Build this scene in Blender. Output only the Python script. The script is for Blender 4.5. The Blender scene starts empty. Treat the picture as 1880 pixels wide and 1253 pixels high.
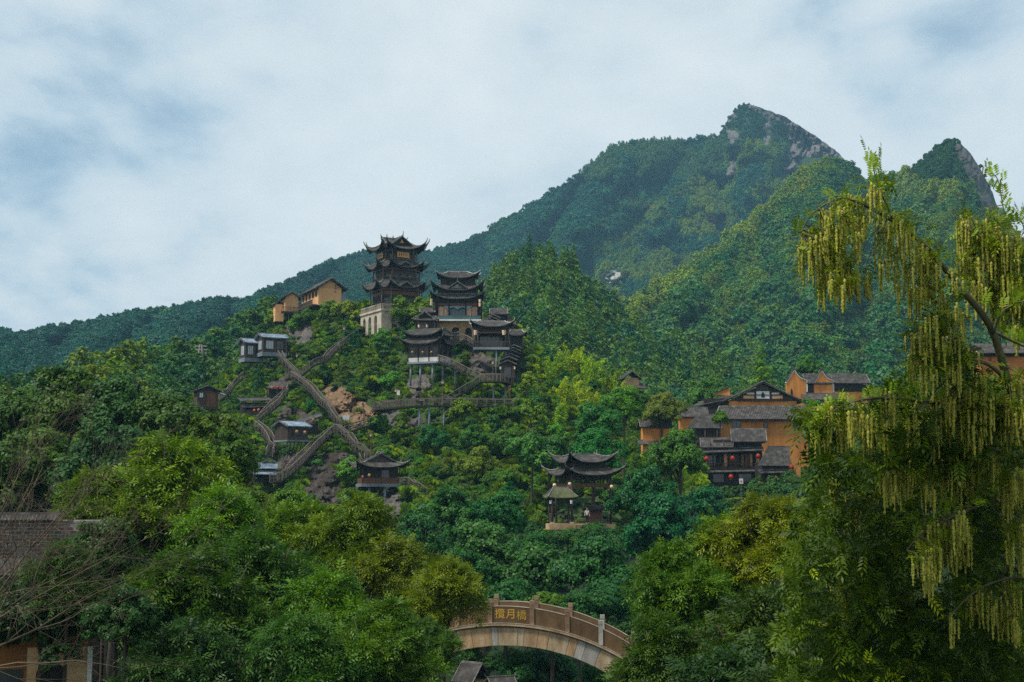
import bpy, math, random
import numpy as np
from mathutils import Vector, Matrix, noise
R = math.radians
scene = bpy.context.scene
COL = scene.collection
random.seed(7)

# ------------------------------------------------------------------ camera, sky, sun, exposure
CAM = Vector((0, 0, 12)); PITCH = R(5.98); F = 2611.0      # F = focal length in photo pixels (1880 wide)
cd = bpy.data.cameras.new('camera'); cam = bpy.data.objects.new('camera', cd); COL.objects.link(cam)
cam.location = CAM; cam.rotation_euler = (R(90) + PITCH, 0, 0)
cd.sensor_width = 36; cd.lens = 50; cd.clip_start = .5; cd.clip_end = 20000
scene.camera = cam
SUN_EL, SUN_AZ = R(60), R(-118)      # azimuth from +Y towards +X: behind the camera on the left
world = bpy.data.worlds.new("World"); scene.world = world; world.use_nodes = True
nt = world.node_tree; nt.nodes.clear()
def N(t, typ, **kw):
    n = t.nodes.new(typ)
    for k, v in kw.items():
        if k in ('inp',):
            for kk, vv in v.items(): n.inputs[kk].default_value = vv
        else: setattr(n, k, v)
    return n
def math_n(t, op, a, b=None, c=None):
    n = t.nodes.new('ShaderNodeMath'); n.operation = op
    for i, q in enumerate((a, b, c)):
        if q is None: continue
        if isinstance(q, (int, float)): n.inputs[i].default_value = q
        else: t.links.new(q, n.inputs[i])
    return n.outputs[0]
def mix_n(t, fac, a, b, blend='MIX'):
    n = t.nodes.new('ShaderNodeMix'); n.data_type = 'RGBA'; n.blend_type = blend
    for i, q in ((0, fac), (6, a), (7, b)):
        if isinstance(q, (int, float)): n.inputs[i].default_value = q
        elif isinstance(q, tuple): n.inputs[i].default_value = q if len(q) == 4 else (*q, 1)
        else: t.links.new(q, n.inputs[i])
    return n.outputs[2]
def ramp_n(t, fac, stops):
    n = t.nodes.new('ShaderNodeValToRGB'); e = n.color_ramp.elements
    while len(e) < len(stops): e.new(.5)
    for k, (p, c) in enumerate(stops):
        e[k].position = p; e[k].color = (*c, 1) if len(c) == 3 else c
    t.links.new(fac, n.inputs[0]); return n.outputs[0]
sky = N(nt, 'ShaderNodeTexSky', sky_type='NISHITA', sun_disc=False, sun_elevation=SUN_EL, sun_rotation=SUN_AZ)
tc = N(nt, 'ShaderNodeTexCoord')
sep = N(nt, 'ShaderNodeSeparateXYZ'); nt.links.new(tc.outputs['Generated'], sep.inputs[0])
den = math_n(nt, 'MAXIMUM', math_n(nt, 'ADD', sep.outputs[2], .22), .12)
cmb = N(nt, 'ShaderNodeCombineXYZ')
nt.links.new(math_n(nt, 'DIVIDE', sep.outputs[0], den), cmb.inputs[0])
nt.links.new(math_n(nt, 'DIVIDE', sep.outputs[1], den), cmb.inputs[1])
def cloud_noise(scale, loc, detail, dist, rot=0):
    mp = N(nt, 'ShaderNodeMapping'); mp.inputs['Location'].default_value = loc; mp.inputs['Scale'].default_value = scale; mp.inputs['Rotation'].default_value = (0,0,rot)
    nt.links.new(cmb.outputs[0], mp.inputs[0])
    n = N(nt, 'ShaderNodeTexNoise', inp={'Scale': 1.0, 'Detail': detail, 'Roughness': .55, 'Distortion': dist})
    nt.links.new(mp.outputs[0], n.inputs['Vector']); return n.outputs[0]
big = cloud_noise((1.35, .85, 1), (12.4, 2.9, 0), 3, .5, .5)
mid = cloud_noise((2.9, 2.0, 1), (9.9, 12.2, 0), 9, .25, .4)
fin = cloud_noise((9.0, 6.5, 1), (1.3, 9.1, 0), 8, .15, .3)
dens = math_n(nt, 'ADD', math_n(nt, 'ADD', math_n(nt, 'MULTIPLY', big, .46), math_n(nt, 'MULTIPLY', mid, .42)), math_n(nt, 'MULTIPLY', fin, .12))
skyb = mix_n(nt, 1.0, sky.outputs[0], (.075, .082, .09), 'MULTIPLY')
dens = math_n(nt, 'ADD', dens, math_n(nt, 'SUBTRACT', .055, math_n(nt, 'MULTIPLY', math_n(nt, 'MINIMUM', sep.outputs[2], .5), .30)))
gap = ramp_n(nt, dens, [(.30, (1,1,1)), (.43, (0,0,0))])
cloud = ramp_n(nt, dens, [(.33, (.36,.51,.63)), (.42, (.55,.655,.735)), (.48, (.69,.755,.79)), (.57, (.79,.83,.85))])
skyc = mix_n(nt, gap, cloud, mix_n(nt, .6, cloud, skyb))
bg = N(nt, 'ShaderNodeBackground', inp={'Strength': 1.0}); nt.links.new(skyc, bg.inputs[0])
wo = N(nt, 'ShaderNodeOutputWorld'); nt.links.new(bg.outputs[0], wo.inputs[0])
sd = bpy.data.lights.new('sun', 'SUN'); sd.energy = 4.6; sd.angle = R(10); sd.color = (1, .95, .87)
sun = bpy.data.objects.new('sun', sd); COL.objects.link(sun)
sun.rotation_euler = Vector((math.sin(SUN_AZ)*math.cos(SUN_EL), math.cos(SUN_AZ)*math.cos(SUN_EL), math.sin(SUN_EL))).to_track_quat('Z', 'Y').to_euler()
vs = scene.view_settings; vs.view_transform = 'Standard'; vs.look = 'None'; vs.exposure = .1; vs.gamma = 1; vs.use_curve_mapping = False
cy = scene.cycles
cy.use_denoising = False; cy.sample_clamp_indirect = 3; cy.sample_clamp_direct = 4; cy.max_bounces = 5; cy.diffuse_bounces = 2; cy.glossy_bounces = 2; cy.transmission_bounces = 3; cy.volume_bounces = 0
cy.transparent_max_bounces = 4; cy.caustics_reflective = False; cy.caustics_refractive = False
cy.use_adaptive_sampling = True; cy.adaptive_threshold = .01

# ------------------------------------------------------------------ photo pixel + distance -> world point
_cp, _sp = math.cos(PITCH), math.sin(PITCH)
def W(px, py, d):
    x, y = (px - 940) / F, (626.5 - py) / F
    t = d / (_cp - y * _sp)
    return Vector((x * t, d, CAM.z + (_sp + y * _cp) * t))

# ------------------------------------------------------------------ object helpers
def tag(o, label=None, cat=None, group=None, kind=None):
    if label: o['label'] = label
    if cat: o['category'] = cat
    if group: o['group'] = group
    if kind: o['kind'] = kind
    return o
def link(name, data, parent=None, loc=None, rot=None):
    o = bpy.data.objects.new(name, data); COL.objects.link(o)
    if parent is not None: o.parent = parent
    if loc is not None: o.location = loc
    if rot is not None: o.rotation_euler = rot
    return o
def empty(name, loc, rz=0):
    o = link(name, None, None, loc, (0, 0, rz)); o.empty_display_size = .3; return o
def thing(name, label, cat, loc, rz=0, group=None):
    return tag(empty(name, loc, rz), label, cat, group)
def np_mesh(name, V, Q, mat=None, attrs=None, smooth=False):
    """V (n,3) float, Q (m,4) or (m,3) int"""
    me = bpy.data.meshes.new(name); V = np.asarray(V, np.float32); Q = np.asarray(Q, np.int32)
    k = Q.shape[1]
    me.vertices.add(len(V)); me.vertices.foreach_set('co', V.ravel())
    me.loops.add(Q.size); me.loops.foreach_set('vertex_index', Q.ravel())
    me.polygons.add(len(Q)); me.polygons.foreach_set('loop_start', np.arange(0, Q.size, k, dtype=np.int32))
    if smooth: me.polygons.foreach_set('use_smooth', np.ones(len(Q), bool))
    me.update(calc_edges=True)
    for an, (typ, arr) in (attrs or {}).items():
        a = me.attributes.new(an, typ, 'POINT'); a.data.foreach_set({'FLOAT': 'value', 'FLOAT_COLOR': 'color', 'FLOAT_VECTOR': 'vector', 'INT': 'value'}[typ], np.asarray(arr).ravel())
    if mat: me.materials.append(mat)
    return me
class MB:
    """collects shapes; k scales the units (photo pixels at the thing's distance) to metres"""
    def __init__(s, k=1.0): s.v = []; s.f = []; s.k = k
    def add(s, vs, fs):
        b = len(s.v); s.v += [tuple(q) for q in vs]; s.f += [tuple(i + b for i in f) for f in fs]; return s
    def hexa(s, p):   # 8 points: bottom 4 CCW, top 4 CCW
        return s.add(p, [(3,2,1,0), (4,5,6,7), (0,1,5,4), (1,2,6,5), (2,3,7,6), (3,0,4,7)])
    def box(s, x0, x1, y0, y1, z0, z1):
        return s.hexa([(x0,y0,z0),(x1,y0,z0),(x1,y1,z0),(x0,y1,z0),(x0,y0,z1),(x1,y0,z1),(x1,y1,z1),(x0,y1,z1)])
    def obox(s, fr, a0, a1, n0, n1, z0, z1):   # fr = (origin, along, outward): a box on the side of a plan
        o, u, n = fr
        P = lambda a, m, z: (o[0]+u[0]*a+n[0]*m, o[1]+u[1]*a+n[1]*m, z)
        return s.hexa([P(a0,n1,z0),P(a1,n1,z0),P(a1,n0,z0),P(a0,n0,z0),P(a0,n1,z1),P(a1,n1,z1),P(a1,n0,z1),P(a0,n0,z1)])
    def bar(s, p, q, w, h=None):
        h = h or w; p, q = Vector(p), Vector(q); d = q - p
        if d.length < 1e-6: return s
        d.normalize(); u = d.cross(Vector((0,0,1)))
        if u.length < .05: u = Vector((1,0,0))
        u.normalize(); n = u.cross(d)
        u *= w/2; n *= h/2
        return s.hexa([p-u-n, p+u-n, q+u-n, q-u-n, p-u+n, p+u+n, q+u+n, q-u+n])
    def tube(s, pts, rad, n=6, cap=True):
        pts = [Vector(p) for p in pts]; m = len(pts)
        if not isinstance(rad, (list, tuple)): rad = [rad]*m
        b = len(s.v); u = None
        for i, p in enumerate(pts):
            d = (pts[min(i+1, m-1)] - pts[max(i-1, 0)]); d.normalize()
            if u is None: u = d.orthogonal()
            u = (u - d*u.dot(d)); u.normalize(); w = d.cross(u)
            for j in range(n):
                a = 2*math.pi*j/n; s.v.append(tuple(p + (u*math.cos(a) + w*math.sin(a))*rad[i]))
        for i in range(m-1):
            for j in range(n):
                s.f.append((b+i*n+j, b+i*n+(j+1)%n, b+(i+1)*n+(j+1)%n, b+(i+1)*n+j))
        if cap: s.f.append(tuple(b+j for j in reversed(range(n)))); s.f.append(tuple(b+(m-1)*n+j for j in range(n)))
        return s
    def lathe(s, c, prof, n=10):   # prof [(r, z)]
        b = len(s.v); m = len(prof)
        for r, z in prof:
            for j in range(n):
                a = 2*math.pi*j/n; s.v.append((c[0]+r*math.cos(a), c[1]+r*math.sin(a), c[2]+z))
        for i in range(m-1):
            for j in range(n): s.f.append((b+i*n+j, b+i*n+(j+1)%n, b+(i+1)*n+(j+1)%n, b+(i+1)*n+j))
        return s
    def prism(s, poly, z0, z1):
        n = len(poly); b = len(s.v)
        s.v += [(x, y, z0) for x, y in poly] + [(x, y, z1) for x, y in poly]
        s.f += [tuple(b+i for i in reversed(range(n))), tuple(b+n+i for i in range(n))]
        s.f += [(b+i, b+(i+1)%n, b+n+(i+1)%n, b+n+i) for i in range(n)]; return s
    def slab(s, poly3, th):   # a planar polygon thickened along -y (front view outline, x,z) : poly3 [(x,z)], from y0 to y1
        (y0, y1) = th; n = len(poly3); b = len(s.v)
        s.v += [(x, y0, z) for x, z in poly3] + [(x, y1, z) for x, z in poly3]
        s.f += [tuple(b+i for i in range(n)), tuple(b+n+i for i in reversed(range(n)))]
        s.f += [(b+(i+1)%n, b+i, b+n+i, b+n+(i+1)%n) for i in range(n)]; return s
    def arch(s, fr, a0, a1, zs, zt, n0, n1, seg=8):   # the wall above a round-headed opening
        o, u, nn = fr; P = lambda a, m, z: (o[0]+u[0]*a+nn[0]*m, o[1]+u[1]*a+nn[1]*m, z)
        c = (a0+a1)/2; r = (a1-a0)/2
        for i in range(seg):
            t0, t1 = math.pi*(1-i/seg), math.pi*(1-(i+1)/seg)
            xa, xb = c+r*math.cos(t0), c+r*math.cos(t1); za, zb = zs+r*math.sin(t0), zs+r*math.sin(t1)
            s.hexa([P(xa,n1,za),P(xb,n1,zb),P(xb,n0,zb),P(xa,n0,za),P(xa,n1,zt),P(xb,n1,zt),P(xb,n0,zt),P(xa,n0,zt)])
        return s
    def mesh(s, name, mat, smooth=False):
        me = bpy.data.meshes.new(name); k = s.k
        me.from_pydata([(x*k, y*k, z*k) for x, y, z in s.v], [], s.f)
        if smooth: me.polygons.foreach_set('use_smooth', [True]*len(me.polygons))
        if mat: me.materials.append(mat)
        me.update(); return me
    def build(s, name, mat, parent=None, smooth=False, loc=None, rot=None, kind=None, label=None):
        o = link(name, s.mesh(name, mat, smooth), parent, loc, rot)
        if kind: o['kind'] = kind
        if label: o['label'] = label
        return o

# ------------------------------------------------------------------ materials
M = {}
def new_mat(name):
    m = bpy.data.materials.new(name); m.use_nodes = True; t = m.node_tree
    return m, t, t.nodes['Principled BSDF']
def surf(name, a, b=None, scale=2.0, rough=.8, detail=4, bump=.15, stretch=(1,1,1), c=None, spec=.3, metal=0, bscale=None):
    """two- or three-tone procedural surface with noise grain and bump"""
    m, t, p = new_mat(name); b = b or tuple(x*.65 for x in a)
    tc = N(t, 'ShaderNodeTexCoord'); mp = N(t, 'ShaderNodeMapping'); mp.inputs['Scale'].default_value = stretch
    t.links.new(tc.outputs['Object'], mp.inputs[0])
    n1 = N(t, 'ShaderNodeTexNoise', inp={'Scale': scale, 'Detail': detail, 'Roughness': .65}); t.links.new(mp.outputs[0], n1.inputs['Vector'])
    st = [(.33, b), (.67, a)] if c is None else [(.30, b), (.5, a), (.68, c)]
    col = ramp_n(t, n1.outputs[0], st)
    oi = N(t, 'ShaderNodeObjectInfo')
    hv = N(t, 'ShaderNodeHueSaturation'); t.links.new(col, hv.inputs['Color'])
    t.links.new(math_n(t, 'ADD', math_n(t, 'MULTIPLY', oi.outputs['Random'], .3), .85), hv.inputs['Value'])
    t.links.new(hv.outputs[0], p.inputs['Base Color'])
    p.inputs['Roughness'].default_value = rough; p.inputs['Specular IOR Level'].default_value = spec; p.inputs['Metallic'].default_value = metal
    if bump:
        n2 = N(t, 'ShaderNodeTexNoise', inp={'Scale': bscale or scale*5, 'Detail': 4}); t.links.new(mp.outputs[0], n2.inputs['Vector'])
        bp = N(t, 'ShaderNodeBump', inp={'Strength': bump, 'Distance': .05}); t.links.new(n2.outputs[0], bp.inputs['Height']); t.links.new(bp.outputs[0], p.inputs['Normal'])
    M[name] = m; return m
surf('tile', (.046,.041,.037), (.018,.017,.016), 1.6, .85, c=(.095,.085,.072))
surf('tile_moss', (.07,.085,.03), (.03,.035,.02), 1.6, .9, c=(.12,.10,.07))
surf('tile_metal', (.15,.20,.25), (.07,.09,.12), 1.2, .5, c=(.24,.29,.34))
surf('ridge', (.13,.12,.11), (.05,.048,.045), 2.0, .85, c=(.26,.25,.23))
surf('ridge_pale', (.42,.41,.39), (.2,.2,.19), 2.0, .85)
surf('wood_dark', (.030,.022,.017), (.012,.010,.009), 1.5, .8, stretch=(4,4,.5))
surf('wood', (.085,.058,.040), (.035,.024,.018), 1.5, .8, stretch=(4,4,.5))
surf('wood_grey', (.15,.125,.10), (.07,.058,.047), 1.5, .85, stretch=(4,4,.6))
surf('wood_red', (.17,.075,.04), (.08,.035,.022), 1.2, .75, stretch=(4,4,.5))
surf('rail', (.11,.09,.072), (.055,.045,.037), 1.0, .85)
surf('rail_top', (.17,.14,.115), (.10,.08,.066), 1.0, .85)
surf('deck', (.045,.033,.025), (.022,.017,.014), .8, .9)
surf('earth', (.52,.205,.045), (.28,.105,.026), .45, .95, c=(.60,.28,.085), bump=.3, bscale=6, stretch=(1,1,.22), detail=9)
surf('earth_shaded', (.17,.07,.018), (.07,.034,.014), .6, .95, c=(.22,.105,.035), bump=.3, bscale=6, stretch=(1,1,.22), detail=9)  # streaky ochre earth, base darkened: shade of the surrounding trees is in the colour
surf('earth_pale', (.72,.42,.20), (.50,.26,.11), .5, .95, bump=.25, bscale=6, stretch=(1,1,.22), detail=9)
surf('earth_brick', (.62,.24,.075), (.40,.13,.04), .5, .95, bump=.3)
surf('stone', (.46,.39,.29), (.22,.18,.13), .5, .9, c=(.56,.50,.41), bump=.3)
surf('stone_brown', (.40,.26,.13), (.2,.13,.07), .9, .9, c=(.48,.36,.22), bump=.3)
surf('plaster', (.66,.66,.63), (.48,.48,.45), .6, .9)
surf('concrete', (.21,.25,.28), (.13,.155,.18), .6, .8)
surf('steel', (.10,.135,.16), (.06,.08,.10), .8, .55)
surf('glass_dark', (.03,.045,.05), (.015,.02,.025), .5, .15, bump=0, spec=.6)
surf('glass_pale', (.45,.52,.55), (.32,.38,.42), .4, .2, bump=0, spec=.6)
surf('glass_teal', (.03,.12,.12), (.02,.07,.075), .4, .15, bump=0, spec=.6)
surf('curtain', (.60,.43,.30), (.36,.21,.13), 1.2, .9, stretch=(3,3,.2))
surf('curtain_blue', (.25,.33,.40), (.14,.2,.27), 1.2, .9)
surf('gold', (.55,.30,.07), (.33,.17,.04), .8, .5)
surf('paint_gold', (.60,.37,.05), (.40,.22,.03), 3, .55, bump=0)
surf('lantern_red', (.40,.010,.008), (.26,.006,.006), 1, .6, bump=0)
surf('lantern_pale', (.72,.52,.36), (.55,.38,.25), 1, .7, bump=0)
surf('lantern_yellow', (.36,.21,.06), (.22,.12,.035), 1, .7, bump=0)
surf('lantern_orange', (.40,.11,.045), (.26,.06,.03), 1, .7, bump=0)
surf('ink', (.015,.013,.012), (.01,.01,.01), 1, .8, bump=0)
surf('seal_red', (.55,.03,.02), (.4,.02,.02), 1, .8, bump=0)
surf('bark', (.085,.065,.045), (.035,.028,.02), 1.5, .9, stretch=(3,3,.6), bump=.4)
surf('bark_pale', (.135,.105,.068), (.07,.055,.037), 1.5, .9, bump=.3)
surf('bark_green', (.13,.12,.055), (.06,.055,.03), 1.5, .8, bump=.3)
surf('parapet', (.115,.066,.026), (.06,.036,.016), 1.3, .8, c=(.155,.095,.042), bump=.35, detail=9, stretch=(1,1,.4))
surf('parapet_edge', (.42,.35,.27), (.24,.19,.14), 1.2, .85)
surf('granite', (.35,.255,.15), (.13,.09,.05), 1.1, .85, c=(.46,.37,.26), bump=.5, bscale=14, detail=9, stretch=(1.6,1.6,.35))
surf('post_stone', (.22,.135,.08), (.11,.07,.045), 1.6, .85, c=(.32,.22,.15), bump=.4, bscale=14)
surf('granite_grey', (.29,.27,.235), (.12,.105,.085), 1.1, .85, c=(.40,.38,.34), bump=.5, bscale=14, detail=9, stretch=(1.6,1.6,.35))
surf('granite_red', (.36,.23,.12), (.15,.09,.045), 1.1, .85, c=(.44,.32,.20), bump=.5, bscale=14, detail=9, stretch=(1.6,1.6,.35))
surf('brick_red', (.14,.068,.05), (.07,.038,.03), 3, .9, bump=.3)
surf('brick_dark', (.105,.082,.07), (.06,.048,.042), 3, .9, bump=.3)
surf('brick_grey', (.15,.125,.11), (.085,.07,.062), 3, .9, bump=.3)
surf('mortar', (.42,.39,.37), (.26,.235,.22), 3, .95, bump=.3)
surf('cliff', (.095,.085,.085), (.062,.058,.06), .06, .9, c=(.135,.12,.115), stretch=(1,1,.4), bump=.8, bscale=.35)
surf('cliff_warm', (.115,.098,.095), (.075,.067,.067), .06, .9, c=(.165,.14,.13), stretch=(1,1,.4), bump=.8, bscale=.35)
surf('boulder', (.085,.073,.063), (.038,.034,.031), .45, .9, c=(.13,.112,.096), bump=.8, bscale=1.5, stretch=(1.6,1.6,.4))
surf('cliff_dark', (.055,.049,.046), (.025,.023,.023), .08, .9, c=(.095,.084,.077), bump=.8, bscale=.4)
surf('slab', (.050,.040,.031), (.018,.016,.015), 1.1, .9, c=(.088,.066,.044), bump=.6, bscale=3, stretch=(1.5,1.5,.10), detail=7)
surf('cliff_orange', (.18,.105,.048), (.055,.036,.024), .9, .9, c=(.29,.195,.105), bump=.9, bscale=1.6, stretch=(1.8,1.8,.4))
surf('skin', (.50,.30,.20), (.45,.26,.17), 3, .6, bump=0)
surf('cloth_white', (.70,.72,.70), (.55,.58,.57), 2, .9, bump=0)
surf('cloth_dark', (.04,.045,.06), (.02,.02,.03), 2, .9, bump=0)
surf('cloth_orange', (.65,.20,.05), (.5,.14,.04), 2, .9, bump=0)
surf('hair', (.015,.012,.010), (.01,.008,.007), 2, .6, bump=0)
def leaf_mat(name, instancer, rough=.5, trans=.28):
    m, t, p = new_mat(name)
    if instancer:
        a = N(t, 'ShaderNodeAttribute', attribute_name='tint', attribute_type='INSTANCER'); base = a.outputs['Color']
    else:
        a = N(t, 'ShaderNodeObjectInfo'); base = a.outputs['Color']
    v = N(t, 'ShaderNodeAttribute', attribute_name='v').outputs['Fac']
    hs = N(t, 'ShaderNodeHueSaturation'); t.links.new(base, hs.inputs['Color'])
    t.links.new(math_n(t, 'SUBTRACT', .500, math_n(t, 'MULTIPLY', v, .05)), hs.inputs['Hue'])
    t.links.new(math_n(t, 'ADD', .75 if instancer else .5, math_n(t, 'MULTIPLY', v, .9 if instancer else 1.6)), hs.inputs['Value']); hs.inputs['Saturation'].default_value = 1.22
    t.links.new(hs.outputs[0], p.inputs['Base Color'])
    p.inputs['Roughness'].default_value = rough; p.inputs['Specular IOR Level'].default_value = .22
    tr = N(t, 'ShaderNodeBsdfTranslucent'); t.links.new(mix_n(t, 1, hs.outputs[0], (1.25, 1.2, .6), 'MULTIPLY'), tr.inputs[0])
    mx = N(t, 'ShaderNodeMixShader', inp={0: trans}); t.links.new(p.outputs[0], mx.inputs[1]); t.links.new(tr.outputs[0], mx.inputs[2])
    t.links.new(mx.outputs[0], t.nodes['Material Output'].inputs[0]); M[name] = m
leaf_mat('leaf', False); leaf_mat('leaf_far', True)
def ground_mat():
    m, t, p = new_mat('hillside')
    a = N(t, 'ShaderNodeAttribute', attribute_name='gcol')
    tc = N(t, 'ShaderNodeTexCoord')
    n1 = N(t, 'ShaderNodeTexNoise', inp={'Scale': .35, 'Detail': 8, 'Roughness': .7}); t.links.new(tc.outputs['Object'], n1.inputs['Vector'])
    mp = N(t, 'ShaderNodeMapping'); mp.inputs['Scale'].default_value = (1.3, .3, .22); mp.inputs['Rotation'].default_value = (0, R(22), 0); t.links.new(tc.outputs['Object'], mp.inputs[0])
    n2 = N(t, 'ShaderNodeTexNoise', inp={'Scale': 1.1, 'Detail': 5, 'Roughness': .65}); t.links.new(mp.outputs[0], n2.inputs['Vector'])
    f = math_n(t, 'MULTIPLY', ramp_n(t, n1.outputs[0], [(.3, (.5,.5,.5)), (.7, (1.35,1.35,1.35))]), ramp_n(t, n2.outputs[0], [(.35, (.45,.45,.45)), (.62, (1.3,1.3,1.3))]))
    t.links.new(mix_n(t, 1, a.outputs['Color'], ramp_n(t, f, [(0, (.1,.1,.1)), (1, (1.1,1.1,1.1))]), 'MULTIPLY'), p.inputs['Base Color'])
    p.inputs['Roughness'].default_value = .95; p.inputs['Specular IOR Level'].default_value = .15
    bp = N(t, 'ShaderNodeBump', inp={'Strength': .8, 'Distance': .8}); t.links.new(f, bp.inputs['Height']); t.links.new(bp.outputs[0], p.inputs['Normal'])
    M['hillside'] = m
ground_mat()

# ------------------------------------------------------------------ terrain
def interp(tab, x):
    if x <= tab[0][0]: return tab[0][1:]
    for a, b in zip(tab, tab[1:]):
        if x <= b[0]:
            t = (x - a[0]) / (b[0] - a[0]); return tuple(p + (q - p)*t for p, q in zip(a[1:], b[1:]))
    return tab[-1][1:]
def pip(poly, x, y):
    c = False; n = len(poly); j = n-1
    for i in range(n):
        xi, yi = poly[i]; xj, yj = poly[j]
        if (yi > y) != (yj > y) and x < (xj-xi)*(y-yi)/(yj-yi)+xi: c = not c
        j = i
    return c
class Sheet:
    """a hill: from its skyline (ridge) down to its foot, each given as photo px, py and distance"""
    def __init__(s, ridge, foot, amp, freq, power=1.0, seed=0, gully=0.0, gfreq=.006):
        s.r, s.f, s.amp, s.freq, s.pw, s.seed, s.gully, s.gf = ridge, foot, amp, freq, power, seed, gully, gfreq
    def rf(s, px): return interp(s.r, px), interp(s.f, px)
    def t_of(s, px, py):
        (ry, rd), (fy, fd) = s.rf(px); return (py - ry) / (fy - ry)
    def pt(s, px, t):
        (ry, rd), (fy, fd) = s.rf(px)
        py = ry + (fy - ry)*t; d = fd + (rd - fd)*max(0, (1 - t))**s.pw
        fade = min(1, t*6)*(min(1, max(0, (1-t)*2.5)) if s.gully > 50 else 1)
        n = noise.fractal(Vector((px*s.freq, py*s.freq*1.3, s.seed)), .8, 2.1, 5)
        g = abs(noise.noise(Vector((px*s.gf + py*s.gf*.5, py*s.gf*.25, s.seed + 9)))) if s.gully else 0
        d += s.amp*n*fade + s.gully*(.35 - g)*fade
        return W(px, py, d)
    def at(s, px, py): return s.pt(px, s.t_of(px, py))
    def d(s, px, py): return s.at(px, py).y
    def build(s, name, x0, x1, nx, ny, colf, back=80):
        V = []; C = []
        for i in range(nx+1):
            px = x0 + (x1 - x0)*i/nx; (ry, rd), _ = s.rf(px)
            for j in range(-2, ny+1):
                if j < 0:
                    p = s.pt(px, 0) + Vector((0, back*-j, -back*.35*j*j)); V.append(p); C.append((.03,.06,.02,1))
                else:
                    t = j/ny; V.append(s.pt(px, t)); (fy, fd) = s.rf(px)[1]; C.append((*colf(px, ry + (fy-ry)*t), 1))
        m = ny+3; Q = [(i*m+j, i*m+j+1, (i+1)*m+j+1, (i+1)*m+j) for i in range(nx) for j in range(m-1)]
        o = link(name, np_mesh(name, [tuple(v) for v in V], Q, M['hillside'], {'gcol': ('FLOAT_COLOR', C)}, True))
        o['kind'] = 'structure'; return o
FARM = Sheet([(-300,590,760),(0,612,760),(40,622,770),(60,614,775),(150,602,790),(250,580,800),(330,572,820),(400,557,840),(450,560,860),(480,543,900),(520,527,980),(560,505,1080),(600,487,1150),(650,470,1250),(700,460,1300),(790,466,1380),(860,445,1420),(900,424,1450),(1000,364,1500),(1060,326,1520),(1090,300,1530),(1120,271,1550),(1200,258,1580),(1260,260,1590),(1318,252,1590),(1326,238,1600),(1338,218,1600),(1350,204,1600),(1362,193,1600),(1372,191,1600),(1400,202,1600),(1440,219,1600),(1490,250,1590),(1540,283,1580),(1585,330,1570),(1620,390,1560),(1900,470,1500)],
             [(-300,760,330),(300,760,380),(450,740,450),(900,720,800),(1200,720,900),(1900,720,900)], 70, .009, 1.0, 3, 300, .009)
SPUR = Sheet([(900,700,560),(1020,650,600),(1100,596,640),(1180,556,690),(1250,513,740),(1330,455,800),(1400,395,860),(1450,345,910),(1490,312,960),(1520,300,990),(1560,312,1000),(1590,345,1000),(1640,328,950),(1668,320,940),(1688,300,930),(1706,284,925),(1722,271,920),(1742,260,920),(1762,262,920),(1782,283,920),(1802,314,915),(1822,354,905),(1836,396,900),(1870,446,880),(1960,480,860),(2200,540,840)],
             [(900,905,212),(1500,905,212),(2200,905,212)], 34, .010, 1.15, 11, 130, .011)
PINE = Sheet([(700,640,460),(780,610,460),(850,578,455),(890,545,450),(930,504,445),(965,488,445),(1000,482,445),(1045,500,445),(1100,558,440),(1180,625,430),(1250,668,420),(1330,705,400),(1450,745,380),(1700,790,360)],
             [(700,905,212),(1200,905,212),(1700,905,214)], 12, .014, 1.0, 21, 14, .012)
LEFT = Sheet([(-300,735,240),(0,725,245),(150,705,255),(200,690,260),(260,680,280),(330,655,300),(400,625,330),(455,592,345),(500,568,360)],
             [(-300,900,150),(300,900,170),(400,900,240),(500,900,300)], 6, .02, 1.0, 31, 6, .015)
ROCK = Sheet([(330,735,262),(380,715,262),(430,676,268),(470,628,280),(505,590,290),(560,570,288),(640,552,284),(700,560,282),(780,566,266),(860,566,256),(900,578,252),(950,606,246),(985,640,240),(1010,660,238),(1060,672,236),(1120,705,232),(1170,748,226),(1230,800,210),(1300,850,195)],
             [(330,930,185),(560,945,176),(700,970,170),(800,975,166),(1000,985,160),(1160,975,165),(1300,950,172)], 5.5, .02, 1.0, 41, 5, .02)
ROCKS = [([(585,700),(632,712),(690,755),(705,788),(655,795),(628,775),(600,738)], (.22,.135,.075)),
         ([(552,912),(566,862),(598,832),(655,826),(648,858),(625,925),(600,935)], (.060,.046,.036)),
         ([(505,762),(538,742),(580,768),(565,805),(520,795)], (.09,.075,.062)),
         ([(744,700),(792,690),(800,728),(760,748)], (.15,.125,.11)),
         ([(698,758),(738,752),(738,795),(704,792)], (.12,.115,.11)),
         ([(468,738),(515,690),(545,698),(505,742)], (.11,.085,.065)),
         ([(860,640),(905,656),(902,692),(865,684)], (.11,.09,.075)),
         ([(520,600),(570,585),(580,620),(545,640)], (.09,.075,.055)),
         ([(500,850),(535,830),(555,850),(530,880),(505,880)], (.11,.09,.075)),
         ([(690,900),(740,905),(745,990),(715,1000)], (.12,.095,.075)),
         ([(745,765),(775,760),(780,800),(750,805)], (.10,.085,.07))]
def rock_w(px, py):
    w = 6*noise.noise(Vector((px*.06, py*.06, 5)))
    for poly, c in ROCKS:
        if pip(poly, px + w, py + w): return c
    return None
def col_rock(px, py):
    c = rock_w(px, py)
    if c: return c
    n = noise.noise(Vector((px*.03, py*.03, 1)))*.5 + .5
    return (.035 + .05*n, .075 + .06*n, .018 + .012*n)
def col_far(px, py): return (.03,.065,.03)
FARM.build('far_mountain', -300, 1900, 300, 70, col_far, 150)
SPUR.build('mountain_spur', 900, 2200, 220, 80, lambda x, y: (.035,.07,.028), 120)
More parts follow.
